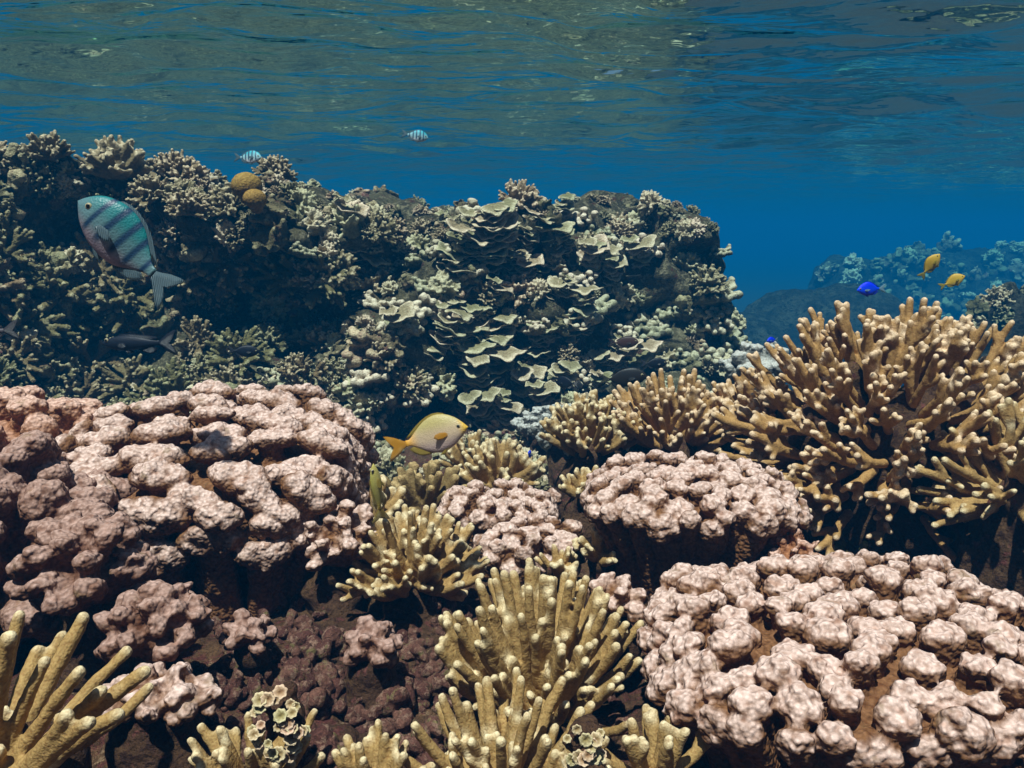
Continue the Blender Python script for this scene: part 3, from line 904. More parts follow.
# ------------------------------------------------------------------ prototypes for the back reef
def plates_proto(seed, n, rmax):
    """tiers of thin wavy shelves; each shelf a mesh of its own"""
    r = random.Random(seed)
    root = empty('plate_coral', (0, 0, 0))
    for k in range(n):
        rad = rmax * r.uniform(0.55, 1.0)
        span = math.radians(r.uniform(85, 125))
        na, nr = 36, 8
        a0 = -math.pi / 2 + r.uniform(-0.4, 0.4)          # faces -Y, towards open water
        cx, cz = r.uniform(-0.6, 0.6) * rmax, (k - (n - 1) / 2) * rmax * 0.34 + r.uniform(-0.1, 0.1) * rmax
        lift = r.uniform(-0.05, 0.3)
        ph = r.uniform(0, 6.28); fq = r.choice((3, 4, 5))
        V = []; th = rad * 0.045; T = []
        for side in (1, -1):
            for j in range(nr + 1):
                q = j / nr
                for i in range(na + 1):
                    a = a0 + span * (2 * i / na - 1)
                    edge = abs(2 * i / na - 1)
                    rr = rad * (0.12 + 0.88 * q * (1 - edge ** 5 * 0.75)) * (1 + 0.07 * q * math.sin(fq * 1.7 * a + ph) + 0.03 * q * math.sin(11 * a + ph))
                    z = rad * (lift * q ** 1.6 + 0.10 * q * q * math.sin(fq * a + ph) + 0.03 * q * math.sin(9 * a)) 
                    V.append((cx + rr * math.cos(a), 0.3 * rmax + rr * math.sin(a), cz + z + side * th * (1 - 0.35 * q)))
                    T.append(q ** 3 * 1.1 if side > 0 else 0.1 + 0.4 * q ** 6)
        f = []
        w = na + 1; off = (nr + 1) * w
        for j in range(nr):
            for i in range(na):
                a, b, c, d = j * w + i, j * w + i + 1, (j + 1) * w + i + 1, (j + 1) * w + i
                f.append((a, d, c, b)); f.append((off + a, off + b, off + c, off + d))
        for i in range(na):
            a, b = nr * w + i, nr * w + i + 1
            f.append((a, off + a, off + b, b))
            f.append((i, i + 1, off + i + 1, off + i))
        for j in range(nr):
            a, b = j * w, (j + 1) * w
            f.append((a, off + a, off + b, b)); a, b = j * w + na, (j + 1) * w + na
            f.append((a, b, off + b, off + a))
        S = Shape(); S.add(V, f); me = S.mesh('plate')
        v = get_v(me)
        v[:, 2] += 0.006 * vnoise(v, 0.05, seed) + 0.003 * vnoise(v, 0.02, seed + 1)
        set_v(me, v)
        attr(me, 'tip', np.clip(T, 0, 1))
        link_mesh('plate', me, M['plate'], root)
    return root

def knob_ledge_mesh(seed, w=0.085):
    """row of rounded knobs standing on the lip of a ledge"""
    r = random.Random(seed); S = Shape(); tops = []
    for row in range(3):
        x = -w * (1 - 0.2 * row)
        while x < w:
            rr = r.uniform(0.010, 0.017)
            y = -0.05 * (1 - (x / w) ** 2) + 0.022 * (row - 1) + r.uniform(-0.012, 0.012)
            z = 0.016 * (row - 1) + r.uniform(-0.014, 0.014)
            add_ball(S, (x, y, z), (rr, rr, rr * 0.95), nu=10, nv=7)
            add_chain(S, [Vector((x, y, z)), Vector((x * 0.85, y * 0.3 + 0.02, z - 0.03)), Vector((x * 0.7, 0.05, z - 0.05))], [rr * 0.8, rr * 0.9, rr], 8)
            tops.append((x, y, z + rr * 0.5))
            x += rr * r.uniform(1.7, 2.3)
    add_ball(S, (0, 0.025, -0.045), (w * 0.8, 0.05, 0.03), nu=16, nv=10)
    me = remesh(S, 0.0045, 1)
    v = get_v(me); n = get_n(me)
    v = v + n * (0.004 * vnoise(v, 0.012, seed) + 0.004 * vnoise(v, 0.03, seed + 1))[:, None]
    set_v(me, v)
    attr(me, 'tip', np.clip(1.3 - near(v, tops) / 0.02, 0, 1))
    return me

def crust_mesh(seed, R=0.09):
    """ragged encrusting lump with frilled edges"""
    r = random.Random(seed); S = Shape()
    for k in range(16):
        a = r.uniform(0, 6.28); e = r.uniform(0, 1.4)
        d = Vector((math.cos(a) * math.cos(e), math.sin(a) * math.cos(e), math.sin(e))) * R * r.uniform(0.3, 0.85)
        rot = Matrix.Rotation(r.uniform(0, 3), 3, 'X') @ Matrix.Rotation(r.uniform(0, 3), 3, 'Z')
        q = R * r.uniform(0.2, 0.42)
        add_ball(S, d, (q, q * 0.8, q * 0.35), rot, 10, 7)
    add_ball(S, (0, 0, 0), R * 0.5)
    me = remesh(S, 0.0055, 1)
    v = get_v(me); n = get_n(me)
    v = v + n * (0.016 * vnoise(v, 0.035, seed) + 0.009 * (0.6 - worley(v, 0.018, seed)))[:, None]
    set_v(me, v)
    h = np.clip(np.linalg.norm(v, axis=1) / (R * 1.1), 0, 1) ** 3
    attr(me, 'tip', np.clip(h + 0.35 * vnoise(v, 0.02, 9), 0, 1))
    return me

def ruffle_mesh(seed, R=0.075):
    """clump of small upright wavy blades"""
    r = random.Random(seed); S = Shape(); tops = []
    for k in range(15):
        a = r.uniform(0, 6.28); e = r.uniform(0.1, 1.45)
        d = Vector((math.cos(a) * math.cos(e), math.sin(a) * math.cos(e), math.sin(e)))
        side = d.orthogonal().normalized(); side = Matrix.Rotation(r.uniform(0, 6.28), 3, d) @ side
        n3 = d.cross(side); L_ = R * r.uniform(0.7, 1.05); W_ = R * r.uniform(0.3, 0.55); ph = r.uniform(0, 6.28)
        for j in range(5):
            q = (j / 4 - 0.5) * 2
            off = side * q * W_ + n3 * math.sin(q * 3 + ph) * R * 0.12
            top = d * L_ * (1 - 0.25 * q * q) + off
            add_chain(S, [d * L_ * 0.25 + off * 0.4, d * L_ * 0.65 + off * 0.8, top], [R * 0.10, R * 0.09, R * 0.075], 6)
            tops.append(tuple(top))
    add_ball(S, (0, 0, 0), R * 0.4)
    me = remesh(S, 0.0042, 1); v = get_v(me); n = get_n(me)
    v = v + n * (0.003 * vnoise(v, 0.012, seed))[:, None]; set_v(me, v)
    attr(me, 'tip', np.clip(1.1 - near(v, tops) / (R * 0.3), 0, 1))
    return me

P = {}
P['ruffle'] = [link_mesh('ruffled_coral', ruffle_mesh(340 + k), M['plate']) for k in range(3)]
P['tuft'] = []
for k in range(4):
    P['tuft'].append(link_mesh('branching_coral', finger_mesh(0.085, 42, 0.0055, 100 + k, polar=88, up=0.2, core=0.25, voxel=0.0032, bumpy=0.001, tipc=0.4, split=0.4), M['tuft']))
P['antler'] = []
for k in range(3):
    P['antler'].append(link_mesh('antler_coral', finger_mesh(0.17, 13, 0.011, 120 + k, polar=110, up=0.0, core=0.1, voxel=0.0045, split=0.3, tips_extra=3, bumpy=0.004, tipc=0.4), M['antler']))
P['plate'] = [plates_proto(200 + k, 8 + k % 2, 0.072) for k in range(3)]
P['knob'] = [link_mesh('knob_coral', knob_ledge_mesh(300 + k), M['knob']) for k in range(4)]
P['crust'] = [link_mesh('crust_coral', crust_mesh(320 + k), M['crust']) for k in range(4)]
print('protos done')

dg = bpy.context.evaluated_depsgraph_get()
rv = get_v(REEF.data)
faces = [tuple(p.vertices) for p in REEF.data.polygons]
BV = BVHTree.FromPolygons([tuple(x) for x in rv], faces)

WHERE = {
 'tuft': 'bushy branching coral', 'antler': 'sprawling olive antler coral', 'plate': 'tiered pale plate coral', 'knob': 'row of pale rounded coral knobs', 'crust': 'ragged olive brown coral crust', 'ruffle': 'ruffled clump of upright coral blades'}
CAT = {'tuft': 'coral', 'antler': 'coral', 'plate': 'coral', 'knob': 'coral', 'crust': 'coral', 'ruffle': 'coral'}
def zone(px, py):
    if py >= 500: return ('on the floor at the foot of the reef, right', 'foot right') if px > 640 else ('on the floor at the foot of the reef, centre', 'foot centre')
    if py < 0: return 'on the flat top of the back reef', 'flat top'
    h = 'left' if px < 180 else 'left middle' if px < 340 else 'centre' if px < 520 else 'right middle' if px < 640 else 'right end'
    v = 'on the crest' if py < (215 if px > 300 else 195) else 'half way up' if py < 300 else 'low down'
    return f'{v} of the reef, {h}', f'{v} {h}'
used = set()
def place_proto(kind, pos, nrm, px, py, rnd, scale):
    k = rnd.randrange(len(P[kind]))
    src = P[kind][k]
    if (kind, k) in used: o = copy_tree(src)
    else:
        o = src; used.add((kind, k))
    o.location = pos
    if kind in ('plate', 'knob'):
        ang = math.atan2(nrm.y, nrm.x) + math.pi / 2
        ang = max(-0.7, min(0.7, math.atan2(math.sin(ang), math.cos(ang))))
        o.rotation_euler = ((rnd.uniform(0.35, 0.65) if kind == 'plate' else rnd.uniform(0.0, 0.4)), rnd.uniform(-0.35, 0.35), ang)
    else:
        d = (nrm + Vector((0, 0, 0.7))).normalized()
        q = d.to_track_quat('Z', 'Y').to_matrix().to_4x4() @ Matrix.Rotation(rnd.uniform(0, 6.28), 4, 'Z')
        o.rotation_euler = q.to_euler()
    o.scale = (scale, scale, scale * rnd.uniform(0.85, 1.1))
    z, g = zone(px, py)
    tag(o, f'{WHERE[kind]} {z}', CAT[kind], f'{WHERE[kind]}s, {g}')
    return o

def kind_for(px, py, r):
    if px < 200 and py > 240: w = dict(tuft=0.4, crust=0.5, antler=1.4, ruffle=0.2)
    elif px < 330: w = dict(tuft=1.3 if py < 230 else 0.5, crust=0.7, antler=0.35, knob=0.1, ruffle=0.4)
    elif px < 430: w = dict(tuft=0.7, crust=0.6, knob=0.5, plate=0.4, ruffle=0.7)
    elif px < 570: w = dict(tuft=0.3, crust=0.2, knob=0.3, plate=1.5 if py > 220 else 0.3, ruffle=0.5)
    elif px < 650: w = dict(tuft=0.2, crust=0.2, knob=1.3, plate=0.9 if py > 235 else 0.1, ruffle=0.3)
    else: w = dict(tuft=0.25, crust=0.2, knob=1.8, plate=0.2, ruffle=0.3)
    ks = list(w); return r.choices(ks, [w[k] for k in ks])[0]

DARK = ((35, 235, 45, 38), (235, 288, 42, 20), (60, 352, 40, 14), (432, 400, 24, 16), (345, 300, 22, 26), (200, 330, 40, 15), (520, 345, 16, 16), (515, 262, 25, 8))
rr_ = random.Random(77)
cnt = 0
placed = []
py = 150
while py < 425:
    px = -60 + rr_.uniform(0, 15)
    while px < 750:
        x, y = px + rr_.uniform(-13, 13), py + rr_.uniform(-13, 13)
        px += 21
        d = ray(x, y)
        hit = BV.ray_cast(Vector((0, 0, 0)), d.normalized())
        if hit[0] is None: continue
        if any(((x - a) / c) ** 2 + ((y - b) / e) ** 2 < 1 for a, b, c, e in DARK): continue
        if mnoise.noise(Vector((x / 60, y / 38, 2.2))) < -0.33: continue
        kind = kind_for(x, y, rr_)
        if kind == 'plate' and (y < 218 or x > 690): kind = 'tuft'
        if kind == 'antler' and rr_.random() < 0.3: continue
        s = rr_.uniform(0.5, 1.15) * (0.8 if kind == 'antler' else 1.0)
        if kind == 'crust' and hit[1].z > 0.5: s *= 0.6
        if hit[0].y < 2.7: s *= 0.9
        place_proto(kind, hit[0] + hit[1] * (0.03 if kind == 'plate' else 0.01), hit[1], x, y, rr_, s)
        cnt += 1
    py += 19
for k in range(230):     # small growth between the big colonies
    x, y = rr_.uniform(-40, 745), rr_.uniform(140, 430)
    hit = BV.ray_cast(Vector((0, 0, 0)), ray(x, y).normalized())
    if hit[0] is None: continue
    if any(((x - a) / c) ** 2 + ((y - b) / e) ** 2 < 0.7 for a, b, c, e in DARK): continue
    place_proto(rr_.choices(('crust', 'tuft', 'knob', 'ruffle'), (0.6, 0.4, 0.5, 0.7))[0], hit[0], hit[1], x, y, rr_, rr_.uniform(0.3, 0.6))
    cnt += 1
for k in range(110):     # the floor at the foot of the reef
    x = rr_.uniform(-0.9, 1.3); y = rr_.uniform(1.75, 3.2)
    p = Vector((x, y, ground_at(x, y) + 0.0))
    qx = 512 + F * x / (y * CP + p.z * SP)
    place_proto(rr_.choices(('crust', 'tuft', 'knob'), (1, 1.2, 1))[0], p, Vector((0, 0, 1)), 900 if qx > 640 else max(350, qx), 500, rr_, rr_.uniform(0.5, 0.9))
    cnt += 1
for k in range(120):
    x = rr_.uniform(-0.62, 0.45); y = rr_.uniform(1.5, 2.7)
    p = Vector((x, y, ground_at(x, y)))
    place_proto(rr_.choices(('crust', 'tuft', 'knob', 'ruffle'), (0.4, 0.7, 1, 1))[0], p, Vector((rr_.uniform(-.3, .3), -0.3, 1)).normalized(), 512 + F * x / y, 500, rr_, rr_.uniform(0.35, 0.8))
    cnt += 1
for k in range(170):      # just behind the crest
    x = rr_.uniform(-2.1, 0.9); y = float(np.interp(x, [-2.0, -1.2, -0.4, 0.3, 0.95], [2.3, 2.5, 2.9, 3.2, 3.35])) + rr_.uniform(0.0, 0.7)
    hit = BV.ray_cast(Vector((x, y, 0.75)), Vector((0, 0, -1)))
    if hit[0] is None or hit[0].z < -0.12: continue
    place_proto(rr_.choice(('tuft', 'crust', 'ruffle', 'knob') if x > 0.1 else ('tuft', 'ruffle', 'crust')), hit[0], hit[1], 0, -1, rr_, rr_.uniform(0.3, 0.55))
    cnt += 1
# the flat top, which the water surface mirrors
for k in range(150):
    x = rr_.uniform(-3.2, 1.5); y = rr_.uniform(2.9, 8.0)
    hit = BV.ray_cast(Vector((x, y, 0.75)), Vector((0, 0, -1)))
    if hit[0] is None or hit[0].z < -0.2: continue
    place_proto(rr_.choice(('tuft', 'tuft', 'crust', 'ruffle')), hit[0] + hit[1] * 0.01, hit[1], 0, -1, rr_, rr_.uniform(0.5, 0.95))
    cnt += 1
print('reef corals', cnt)

# corals on the hills beyond
for nm, n_, lo_, hi_, ks, lab, grp in (('distant_reef_hill', 110, 1.8, 4.0, ('crust', 'crust', 'crust', 'ruffle'), 'rounded coral head on the distant hazy reef at right', 'coral heads on the distant reef'),
                                  ('side_reef_hill', 50, 0.5, 1.2, ('crust', 'crust', 'tuft'), 'coral growing on the dark reef rock at the far right edge', 'corals on the dark rock at the right edge')):
    ob = bpy.data.objects[nm]; hv = get_v(ob.data)
    hb = BVHTree.FromPolygons([tuple(x) for x in hv], [tuple(p.vertices) for p in ob.data.polygons])
    for k in range(n_):
        px, py = rr_.uniform(815, 1060), rr_.uniform(225, 330)
        hit = hb.ray_cast(Vector((0, 0, 0)), ray(px, py).normalized())
        if hit[0] is None: continue
        kd_ = rr_.choice(ks)
        o = place_proto(kd_, hit[0], hit[1], px, py, rr_, rr_.uniform(lo_, hi_))
        tag(o, lab, 'coral', grp)

# nothing stands up from the level crest at its right end
for o in list(COL.objects):
    if o.parent is None and 'group' in o and 0.15 < o.location.x < 1.0 and 2.6 < o.location.y < 4.6 and o.location.z > 0.155:
        for c in list(o.children): bpy.data.objects.remove(c)
        bpy.data.objects.remove(o)

# chosen colonies of the back reef
def hero(kind, k, px, py, s, label, rot=0.0, push=0.0, cat='coral'):
    for dy in range(0, 60, 3):
        hit = BV.ray_cast(Vector((0, 0, 0)), ray(px, py + dy).normalized())
        if hit[0] is not None: break
    p = hit[0] if hit[0] is not None else at(px, py, 2.9)
    o = copy_tree(P[kind][k])
    o.location = p + Vector((0, -0.03 - push, 0))
    o.rotation_euler = (0.35 if kind == 'plate' else 0, 0, rot); o.scale = (s, s, s)
    tag(o, label, cat)
    if 'group' in o: del o['group']
    return o
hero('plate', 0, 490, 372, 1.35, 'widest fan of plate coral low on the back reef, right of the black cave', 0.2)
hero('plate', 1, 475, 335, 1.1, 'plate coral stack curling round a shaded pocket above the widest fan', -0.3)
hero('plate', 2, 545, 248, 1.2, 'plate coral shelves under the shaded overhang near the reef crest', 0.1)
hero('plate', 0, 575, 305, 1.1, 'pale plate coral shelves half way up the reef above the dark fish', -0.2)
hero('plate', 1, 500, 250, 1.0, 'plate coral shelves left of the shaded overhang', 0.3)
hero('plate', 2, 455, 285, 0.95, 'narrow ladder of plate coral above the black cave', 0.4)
hero('tuft', 0, 122, 178, 1.5, 'round tan branching coral bush on the crest above the large striped fish')
hero('tuft', 1, 55, 160, 1.0, 'small branching coral tuft at the highest point of the left crest')
hero('tuft', 2, 178, 175, 1.1, 'branching coral bush on the crest just left of the brown round corals')
hero('antler', 0, 60, 300, 1.0, 'olive antler coral spreading below the large striped fish', 0.0)
hero('antler', 1, 20, 330, 0.9, 'olive antler coral at the left edge behind the grey fish tail', 1.0)
for px, py, Y, r, lab in ((247, 186, 2.55, 0.046, 'larger round brown coral head on the reef crest'), (255, 199, 2.48, 0.034, 'smaller round brown coral head just below the larger one')):
    S = Shape(); add_ball(S, (0, 0, 0), (r, r, r * 0.92), nu=32, nv=20); add_ball(S, (0, 0.01, -r * 0.7), (r * 0.6, r * 0.6, r * 0.6), nu=20, nv=12)
    me = remesh(S, 0.003, 2); v = get_v(me); n = get_n(me)
    v += n * (0.003 * vnoise(v, 0.03, 3) + 0.0015 * (0.6 - worley(v, 0.008, 3)))[:, None]; set_v(me, v)
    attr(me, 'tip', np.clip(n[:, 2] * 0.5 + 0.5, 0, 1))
    o = link_mesh('round_coral', me, M['brown'], None, at(px, py, Y)); tag(o, lab, 'coral')

# ------------------------------------------------------------------ rubble and small growths in the foreground
fg_r = random.Random(5)
rub = []
for k in range(4):
    S = Shape()
    for j in range(7):
        q = 0.012
        add_ball(S, (fg_r.uniform(-q, q), fg_r.uniform(-q, q), fg_r.uniform(-q, q) * 0.6), (q * fg_r.uniform(0.5, 0.9), q * fg_r.uniform(0.4, 0.7), q * fg_r.uniform(0.4, 0.7)), None, 8, 6)
    me = remesh(S, 0.002, 1); v = get_v(me); n = get_n(me)
    v += n * (0.003 * vnoise(v, 0.008, k) + 0.002 * (0.6 - worley(v, 0.005, k)))[:, None]; set_v(me, v)
    rub.append(link_mesh('rubble_stone', me, M['rubble']))
SEA = bpy.data.objects['seabed']
sv = get_v(SEA.data)
k0 = 0
nearmask = None
floorBV = BVHTree.FromPolygons([tuple(x) for x in sv], [tuple(p.vertices) for p in SEA.data.polygons])
spots = []
for k in range(220):
    px, py = fg_r.uniform(190, 470), fg_r.uniform(575, 768)
    if k > 150: px, py = fg_r.uniform(560, 1000), fg_r.uniform(500, 768)
    h = floorBV.ray_cast(Vector((0, 0, 0)), ray(px, py).normalized())
    if h[0] is None: continue
    o = rub[k % 4] if k0 < 4 and k % 4 == k0 else rub[k % 4].copy()
    if o.name not in COL.objects: COL.objects.link(o)
    if o is rub[k % 4]: k0 += 1
    o.location = h[0] + Vector((0, 0, 0.004)); o.rotation_euler = (fg_r.uniform(0, 6), fg_r.uniform(0, 6), fg_r.uniform(0, 6))
    s = fg_r.uniform(0.5, 1.6); o.scale = (s, s, s)
    if px < 480: tag(o, 'red crusted bit of coral rubble on the floor at lower left', 'rubble', 'red rubble, lower left floor')
    else: tag(o, 'red crusted bit of coral rubble on the shaded floor at right', 'rubble', 'red rubble, shaded floor at right')

def disc_cluster(px, py, Y, w, n, label, seed):
    r = random.Random(seed); root = empty('disc_coral', at(px, py, Y)); tag(root, label, 'coral')
    S0 = Shape(); [add_ball(S0, (r.uniform(-w, w) * 0.7, r.uniform(0.0, 0.02), r.uniform(-w, w) * 0.9), w * r.uniform(0.2, 0.45), nu=12, nv=8) for _ in range(14)]
    me0 = remesh(S0, 0.004, 1); v = get_v(me0); nn = get_n(me0); v += nn * (0.008 * vnoise(v, 0.02, 2))[:, None]; set_v(me0, v)
    link_mesh('base', me0, M['stalk'], root)
    for k in range(n):
        a, q = r.uniform(0, 6.28), math.sqrt(r.random()) * w
        V = []; T = []; rad = r.uniform(0.0035, 0.0065); na = 28
        for side in (1, -1):
            for j in range(4):
                for i in range(na):
                    b = 6.283 * i / na; rr = rad * (j / 3 + 0.02) * (1 + 0.10 * (j / 3) * math.sin(7 * b + k))
                    V.append((rr * math.cos(b), rr * math.sin(b), side * rad * 0.07 + rad * 0.25 * (j / 3) ** 2)); T.append((j / 3) ** 2 * 0.9 + 0.1)
        f = []; off = 4 * na
        for j in range(3):
            for i in range(na):
                a1, b1 = j * na + i, j * na + (i + 1) % na
                f.append((a1, b1, b1 + na, a1 + na)); f.append((off + a1, off + a1 + na, off + b1 + na, off + b1))
        for i in range(na):
            f.append((3 * na + i, 3 * na + (i + 1) % na, off + 3 * na + (i + 1) % na, off + 3 * na + i))
            f.append((i, off + i, off + (i + 1) % na, (i + 1) % na))
        S = Shape(); S.add(V, f); me = S.mesh('disc'); attr(me, 'tip', T)
        o = link_mesh('disc', me, M['disc'], root)
        o.location = (q * math.cos(a), -0.004 - 0.012 * (1 - (q / w) ** 2) + r.uniform(-.003, .003), q * math.sin(a) * 1.2)
        o.rotation_euler = (math.radians(r.uniform(35, 75)), r.uniform(-0.3, 0.3), 0)
disc_cluster(278, 722, 0.62, 0.026, 36, 'cluster of pale frilled disc corals among fingers at bottom left', 1)
disc_cluster(582, 742, 0.62, 0.018, 22, 'cluster of small brown disc corals at the foot of the centre fingers', 2)

# ------------------------------------------------------------------ fish
def fish_mat(name, back, flank, belly, bars=None, barcol=(0.02, 0.04, 0.06), spec=0.35, nose=None, tailc=None):
    m, nt, N, L, B = new_mat(name)
    tc = N.new('ShaderNodeTexCoord').outputs['Object']
    sep = N.new('ShaderNodeSeparateXYZ'); L.new(tc, sep.inputs[0])
    nz = noise_n(N, L, tc, 9, 2)
    c = mixc(N, L, ramp(N, L, sep.outputs[2], -0.22, -0.02), belly, flank)
    c = mixc(N, L, ramp(N, L, sep.outputs[2], -0.02, 0.20), c, back)
    if bars:
        for bx, bw in bars:
            s = N.new('ShaderNodeMath'); s.operation = 'MULTIPLY_ADD'; L.new(sep.outputs[2], s.inputs[0]); s.inputs[1].default_value = 0.10; L.new(sep.outputs[0], s.inputs[2])
            s2 = N.new('ShaderNodeMath'); s2.operation = 'SUBTRACT'; L.new(s.outputs[0], s2.inputs[0]); s2.inputs[1].default_value = bx
            s3 = N.new('ShaderNodeMath'); s3.operation = 'ABSOLUTE'; L.new(s2.outputs[0], s3.inputs[0])
            fac = ramp(N, L, s3.outputs[0], bw * 1.25, bw * 0.2)
            lim = N.new('ShaderNodeMath'); lim.operation = 'MULTIPLY'; L.new(fac, lim.inputs[0]); L.new(ramp(N, L, sep.outputs[2], -0.24, -0.1), lim.inputs[1])
            c = mixc(N, L, lim.outputs[0], c, barcol)
    if tailc: c = mixc(N, L, ramp(N, L, sep.outputs[0], -0.25, -0.52), c, tailc)
    if nose: c = mixc(N, L, ramp(N, L, sep.outputs[0], 0.33, 0.47), c, nose)
    sc = voro_n(N, L, tc, 48)
    c = mixc(N, L, ramp(N, L, sc, 0.1, 0.6), mixc(N, L, 1.0, c, (0.82, 0.82, 0.84), 'MULTIPLY'), c)
    L.new(c, B.inputs['Base Color'])
    B.inputs['Roughness'].default_value = 0.45; B.inputs['Specular IOR Level'].default_value = spec
    L.new(bump(N, L, sc, 0.0012, 0.3), B.inputs['Normal'])
    return m

def fin_mat(name, col):
    m, nt, N, L, B = new_mat(name)
    tc = N.new('ShaderNodeTexCoord').outputs['Object']
    mp = N.new('ShaderNodeMapping'); L.new(tc, mp.inputs[0]); mp.inputs['Rotation'].default_value = (0, 0.6, 0)
    w = N.new('ShaderNodeTexWave'); L.new(mp.outputs[0], w.inputs['Vector']); w.bands_direction = 'Z'; w.inputs['Scale'].default_value = 16; w.inputs['Distortion'].default_value = 1.5
    c = mixc(N, L, w.outputs['Fac'], tuple(x * 0.6 for x in col), col)
    L.new(c, B.inputs['Base Color']); B.inputs['Roughness'].default_value = 0.4; B.inputs['Specular IOR Level'].default_value = 0.3
    L.new(bump(N, L, w.outputs['Fac'], 0.006, 0.6), B.inputs['Normal'])
    a = N.new('ShaderNodeMapRange'); L.new(w.outputs['Fac'], a.inputs[0]); a.inputs[3].default_value = 0.92; a.inputs[4].default_value = 0.55
    L.new(a.outputs[0], B.inputs['Alpha'])
    return m

def plain(name, col, rough=0.5, spec=0.3, trans=0.0):
    m, nt, N, L, B = new_mat(name)
    tc = N.new('ShaderNodeTexCoord').outputs['Object']
    w = N.new('ShaderNodeTexNoise'); L.new(tc, w.inputs['Vector']); w.inputs['Scale'].default_value = 14
    c = mixc(N, L, ramp(N, L, w.outputs['Fac'], 0.3, 0.7), tuple(x * 0.75 for x in col), col)
    L.new(c, B.inputs['Base Color']); B.inputs['Roughness'].default_value = rough; B.inputs['Specular IOR Level'].default_value = spec
    if trans:
        B.inputs['Alpha'].default_value = 1 - trans
    return m

M['eye_w'] = plain('fish_iris', (0.45, 0.38, 0.22)); M['eye_b'] = plain('fish_pupil', (0.004, 0.004, 0.006), 0.15, 0.6)

def interp(keys, t): return float(np.interp(t, [k[0] for k in keys], [k[1] for k in keys]))
def smooth_prof(keys, ts):
    ks = np.array([k[0] for k in keys]); vs = np.array([k[1] for k in keys])
    # cubic (Catmull-Rom) through the keys
    out = []
    for t in ts:
        i = int(np.clip(np.searchsorted(ks, t) - 1, 0, len(ks) - 2))
        u = (t - ks[i]) / (ks[i + 1] - ks[i])
        p1, p2 = vs[i], vs[i + 1]
        m1 = (vs[min(i + 1, len(vs) - 1)] - vs[max(i - 1, 0)]) / (ks[min(i + 1, len(vs) - 1)] - ks[max(i - 1, 0)]) * (ks[i + 1] - ks[i])
        m2 = (vs[min(i + 2, len(vs) - 1)] - vs[i]) / (ks[min(i + 2, len(vs) - 1)] - ks[i]) * (ks[i + 1] - ks[i])
        out.append((2 * u**3 - 3 * u**2 + 1) * p1 + (u**3 - 2 * u**2 + u) * m1 + (-2 * u**3 + 3 * u**2) * p2 + (u**3 - u**2) * m2)
    return np.array(out)

DAMSEL = dict(up=[(0, 0.0), (0.04, 0.06), (0.15, 0.185), (0.3, 0.28), (0.48, 0.315), (0.65, 0.265), (0.82, 0.145), (0.93, 0.055), (1, 0.05)],
              lo=[(0, 0.0), (0.04, 0.04), (0.15, 0.135), (0.3, 0.225), (0.48, 0.27), (0.65, 0.23), (0.82, 0.12), (0.93, 0.05), (1, 0.048)],
              wi=[(0, 0.0), (0.05, 0.035), (0.2, 0.075), (0.4, 0.09), (0.6, 0.07), (0.82, 0.032), (1, 0.012)], fork=0.5)
SERG = dict(up=[(0, 0.0), (0.04, 0.085), (0.14, 0.205), (0.3, 0.285), (0.46, 0.305), (0.65, 0.255), (0.82, 0.14), (0.93, 0.062), (1, 0.055)],
            lo=[(0, 0.0), (0.04, 0.045), (0.14, 0.14), (0.3, 0.225), (0.46, 0.26), (0.65, 0.23), (0.82, 0.12), (0.93, 0.058), (1, 0.05)],
            wi=[(0, 0.0), (0.05, 0.04), (0.2, 0.09), (0.4, 0.105), (0.6, 0.08), (0.82, 0.036), (1, 0.012)], fork=0.75)
SURG = dict(up=[(0, 0.0), (0.05, 0.09), (0.15, 0.18), (0.3, 0.24), (0.5, 0.25), (0.7, 0.20), (0.87, 0.10), (0.95, 0.04), (1, 0.035)],
            lo=[(0, 0.0), (0.05, 0.06), (0.15, 0.14), (0.3, 0.21), (0.5, 0.235), (0.7, 0.20), (0.87, 0.10), (0.95, 0.04), (1, 0.035)],
            wi=[(0, 0.0), (0.05, 0.035), (0.2, 0.06), (0.4, 0.07), (0.6, 0.055), (0.85, 0.025), (1, 0.01)], fork=0.6)
SLIM = dict(up=[(0, 0.0), (0.05, 0.04), (0.2, 0.095), (0.4, 0.12), (0.6, 0.105), (0.82, 0.06), (0.93, 0.04), (1, 0.038)],
            lo=[(0, 0.0), (0.05, 0.03), (0.2, 0.085), (0.4, 0.11), (0.6, 0.095), (0.82, 0.055), (0.93, 0.036), (1, 0.034)],
            wi=[(0, 0.0), (0.05, 0.03), (0.2, 0.06), (0.4, 0.07), (0.6, 0.055), (0.82, 0.03), (1, 0.012)], fork=0.8)

def sheet(outline, th, mat, name, parent, bend=None):
    """thin fin: outline in x,z of the fish, given a little thickness; optional mapping to 3D"""
    n = len(outline)
    S = Shape(); V = []
    cx = sum(p[0] for p in outline) / n; cz = sum(p[1] for p in outline) / n
    for s in (1, -1):
        for k in (1.0, 0.6, 0.2):
            for p in outline:
                x, z = cx + (p[0] - cx) * k, cz + (p[1] - cz) * k
                y = s * th * (0.25 if k == 1.0 else 1.0)
                V.append((x, y, z))
    f = []
    for s in range(2):
        o = s * 3 * n
        for k in range(2):
            for i in range(n):
                q = (o + k * n + i, o + k * n + (i + 1) % n, o + (k + 1) * n + (i + 1) % n, o + (k + 1) * n + i)
                f.append(q if s else q[::-1])
        c = tuple(o + 2 * n + i for i in range(n))
        f.append(c if s else c[::-1])
    for i in range(n):
        f.append((i, (i + 1) % n, 3 * n + (i + 1) % n, 3 * n + i))
    if bend: V = [bend(Vector(v)) for v in V]
    S.add([tuple(v) for v in V], f)
    return link_mesh(name, S.mesh(name), mat, parent)

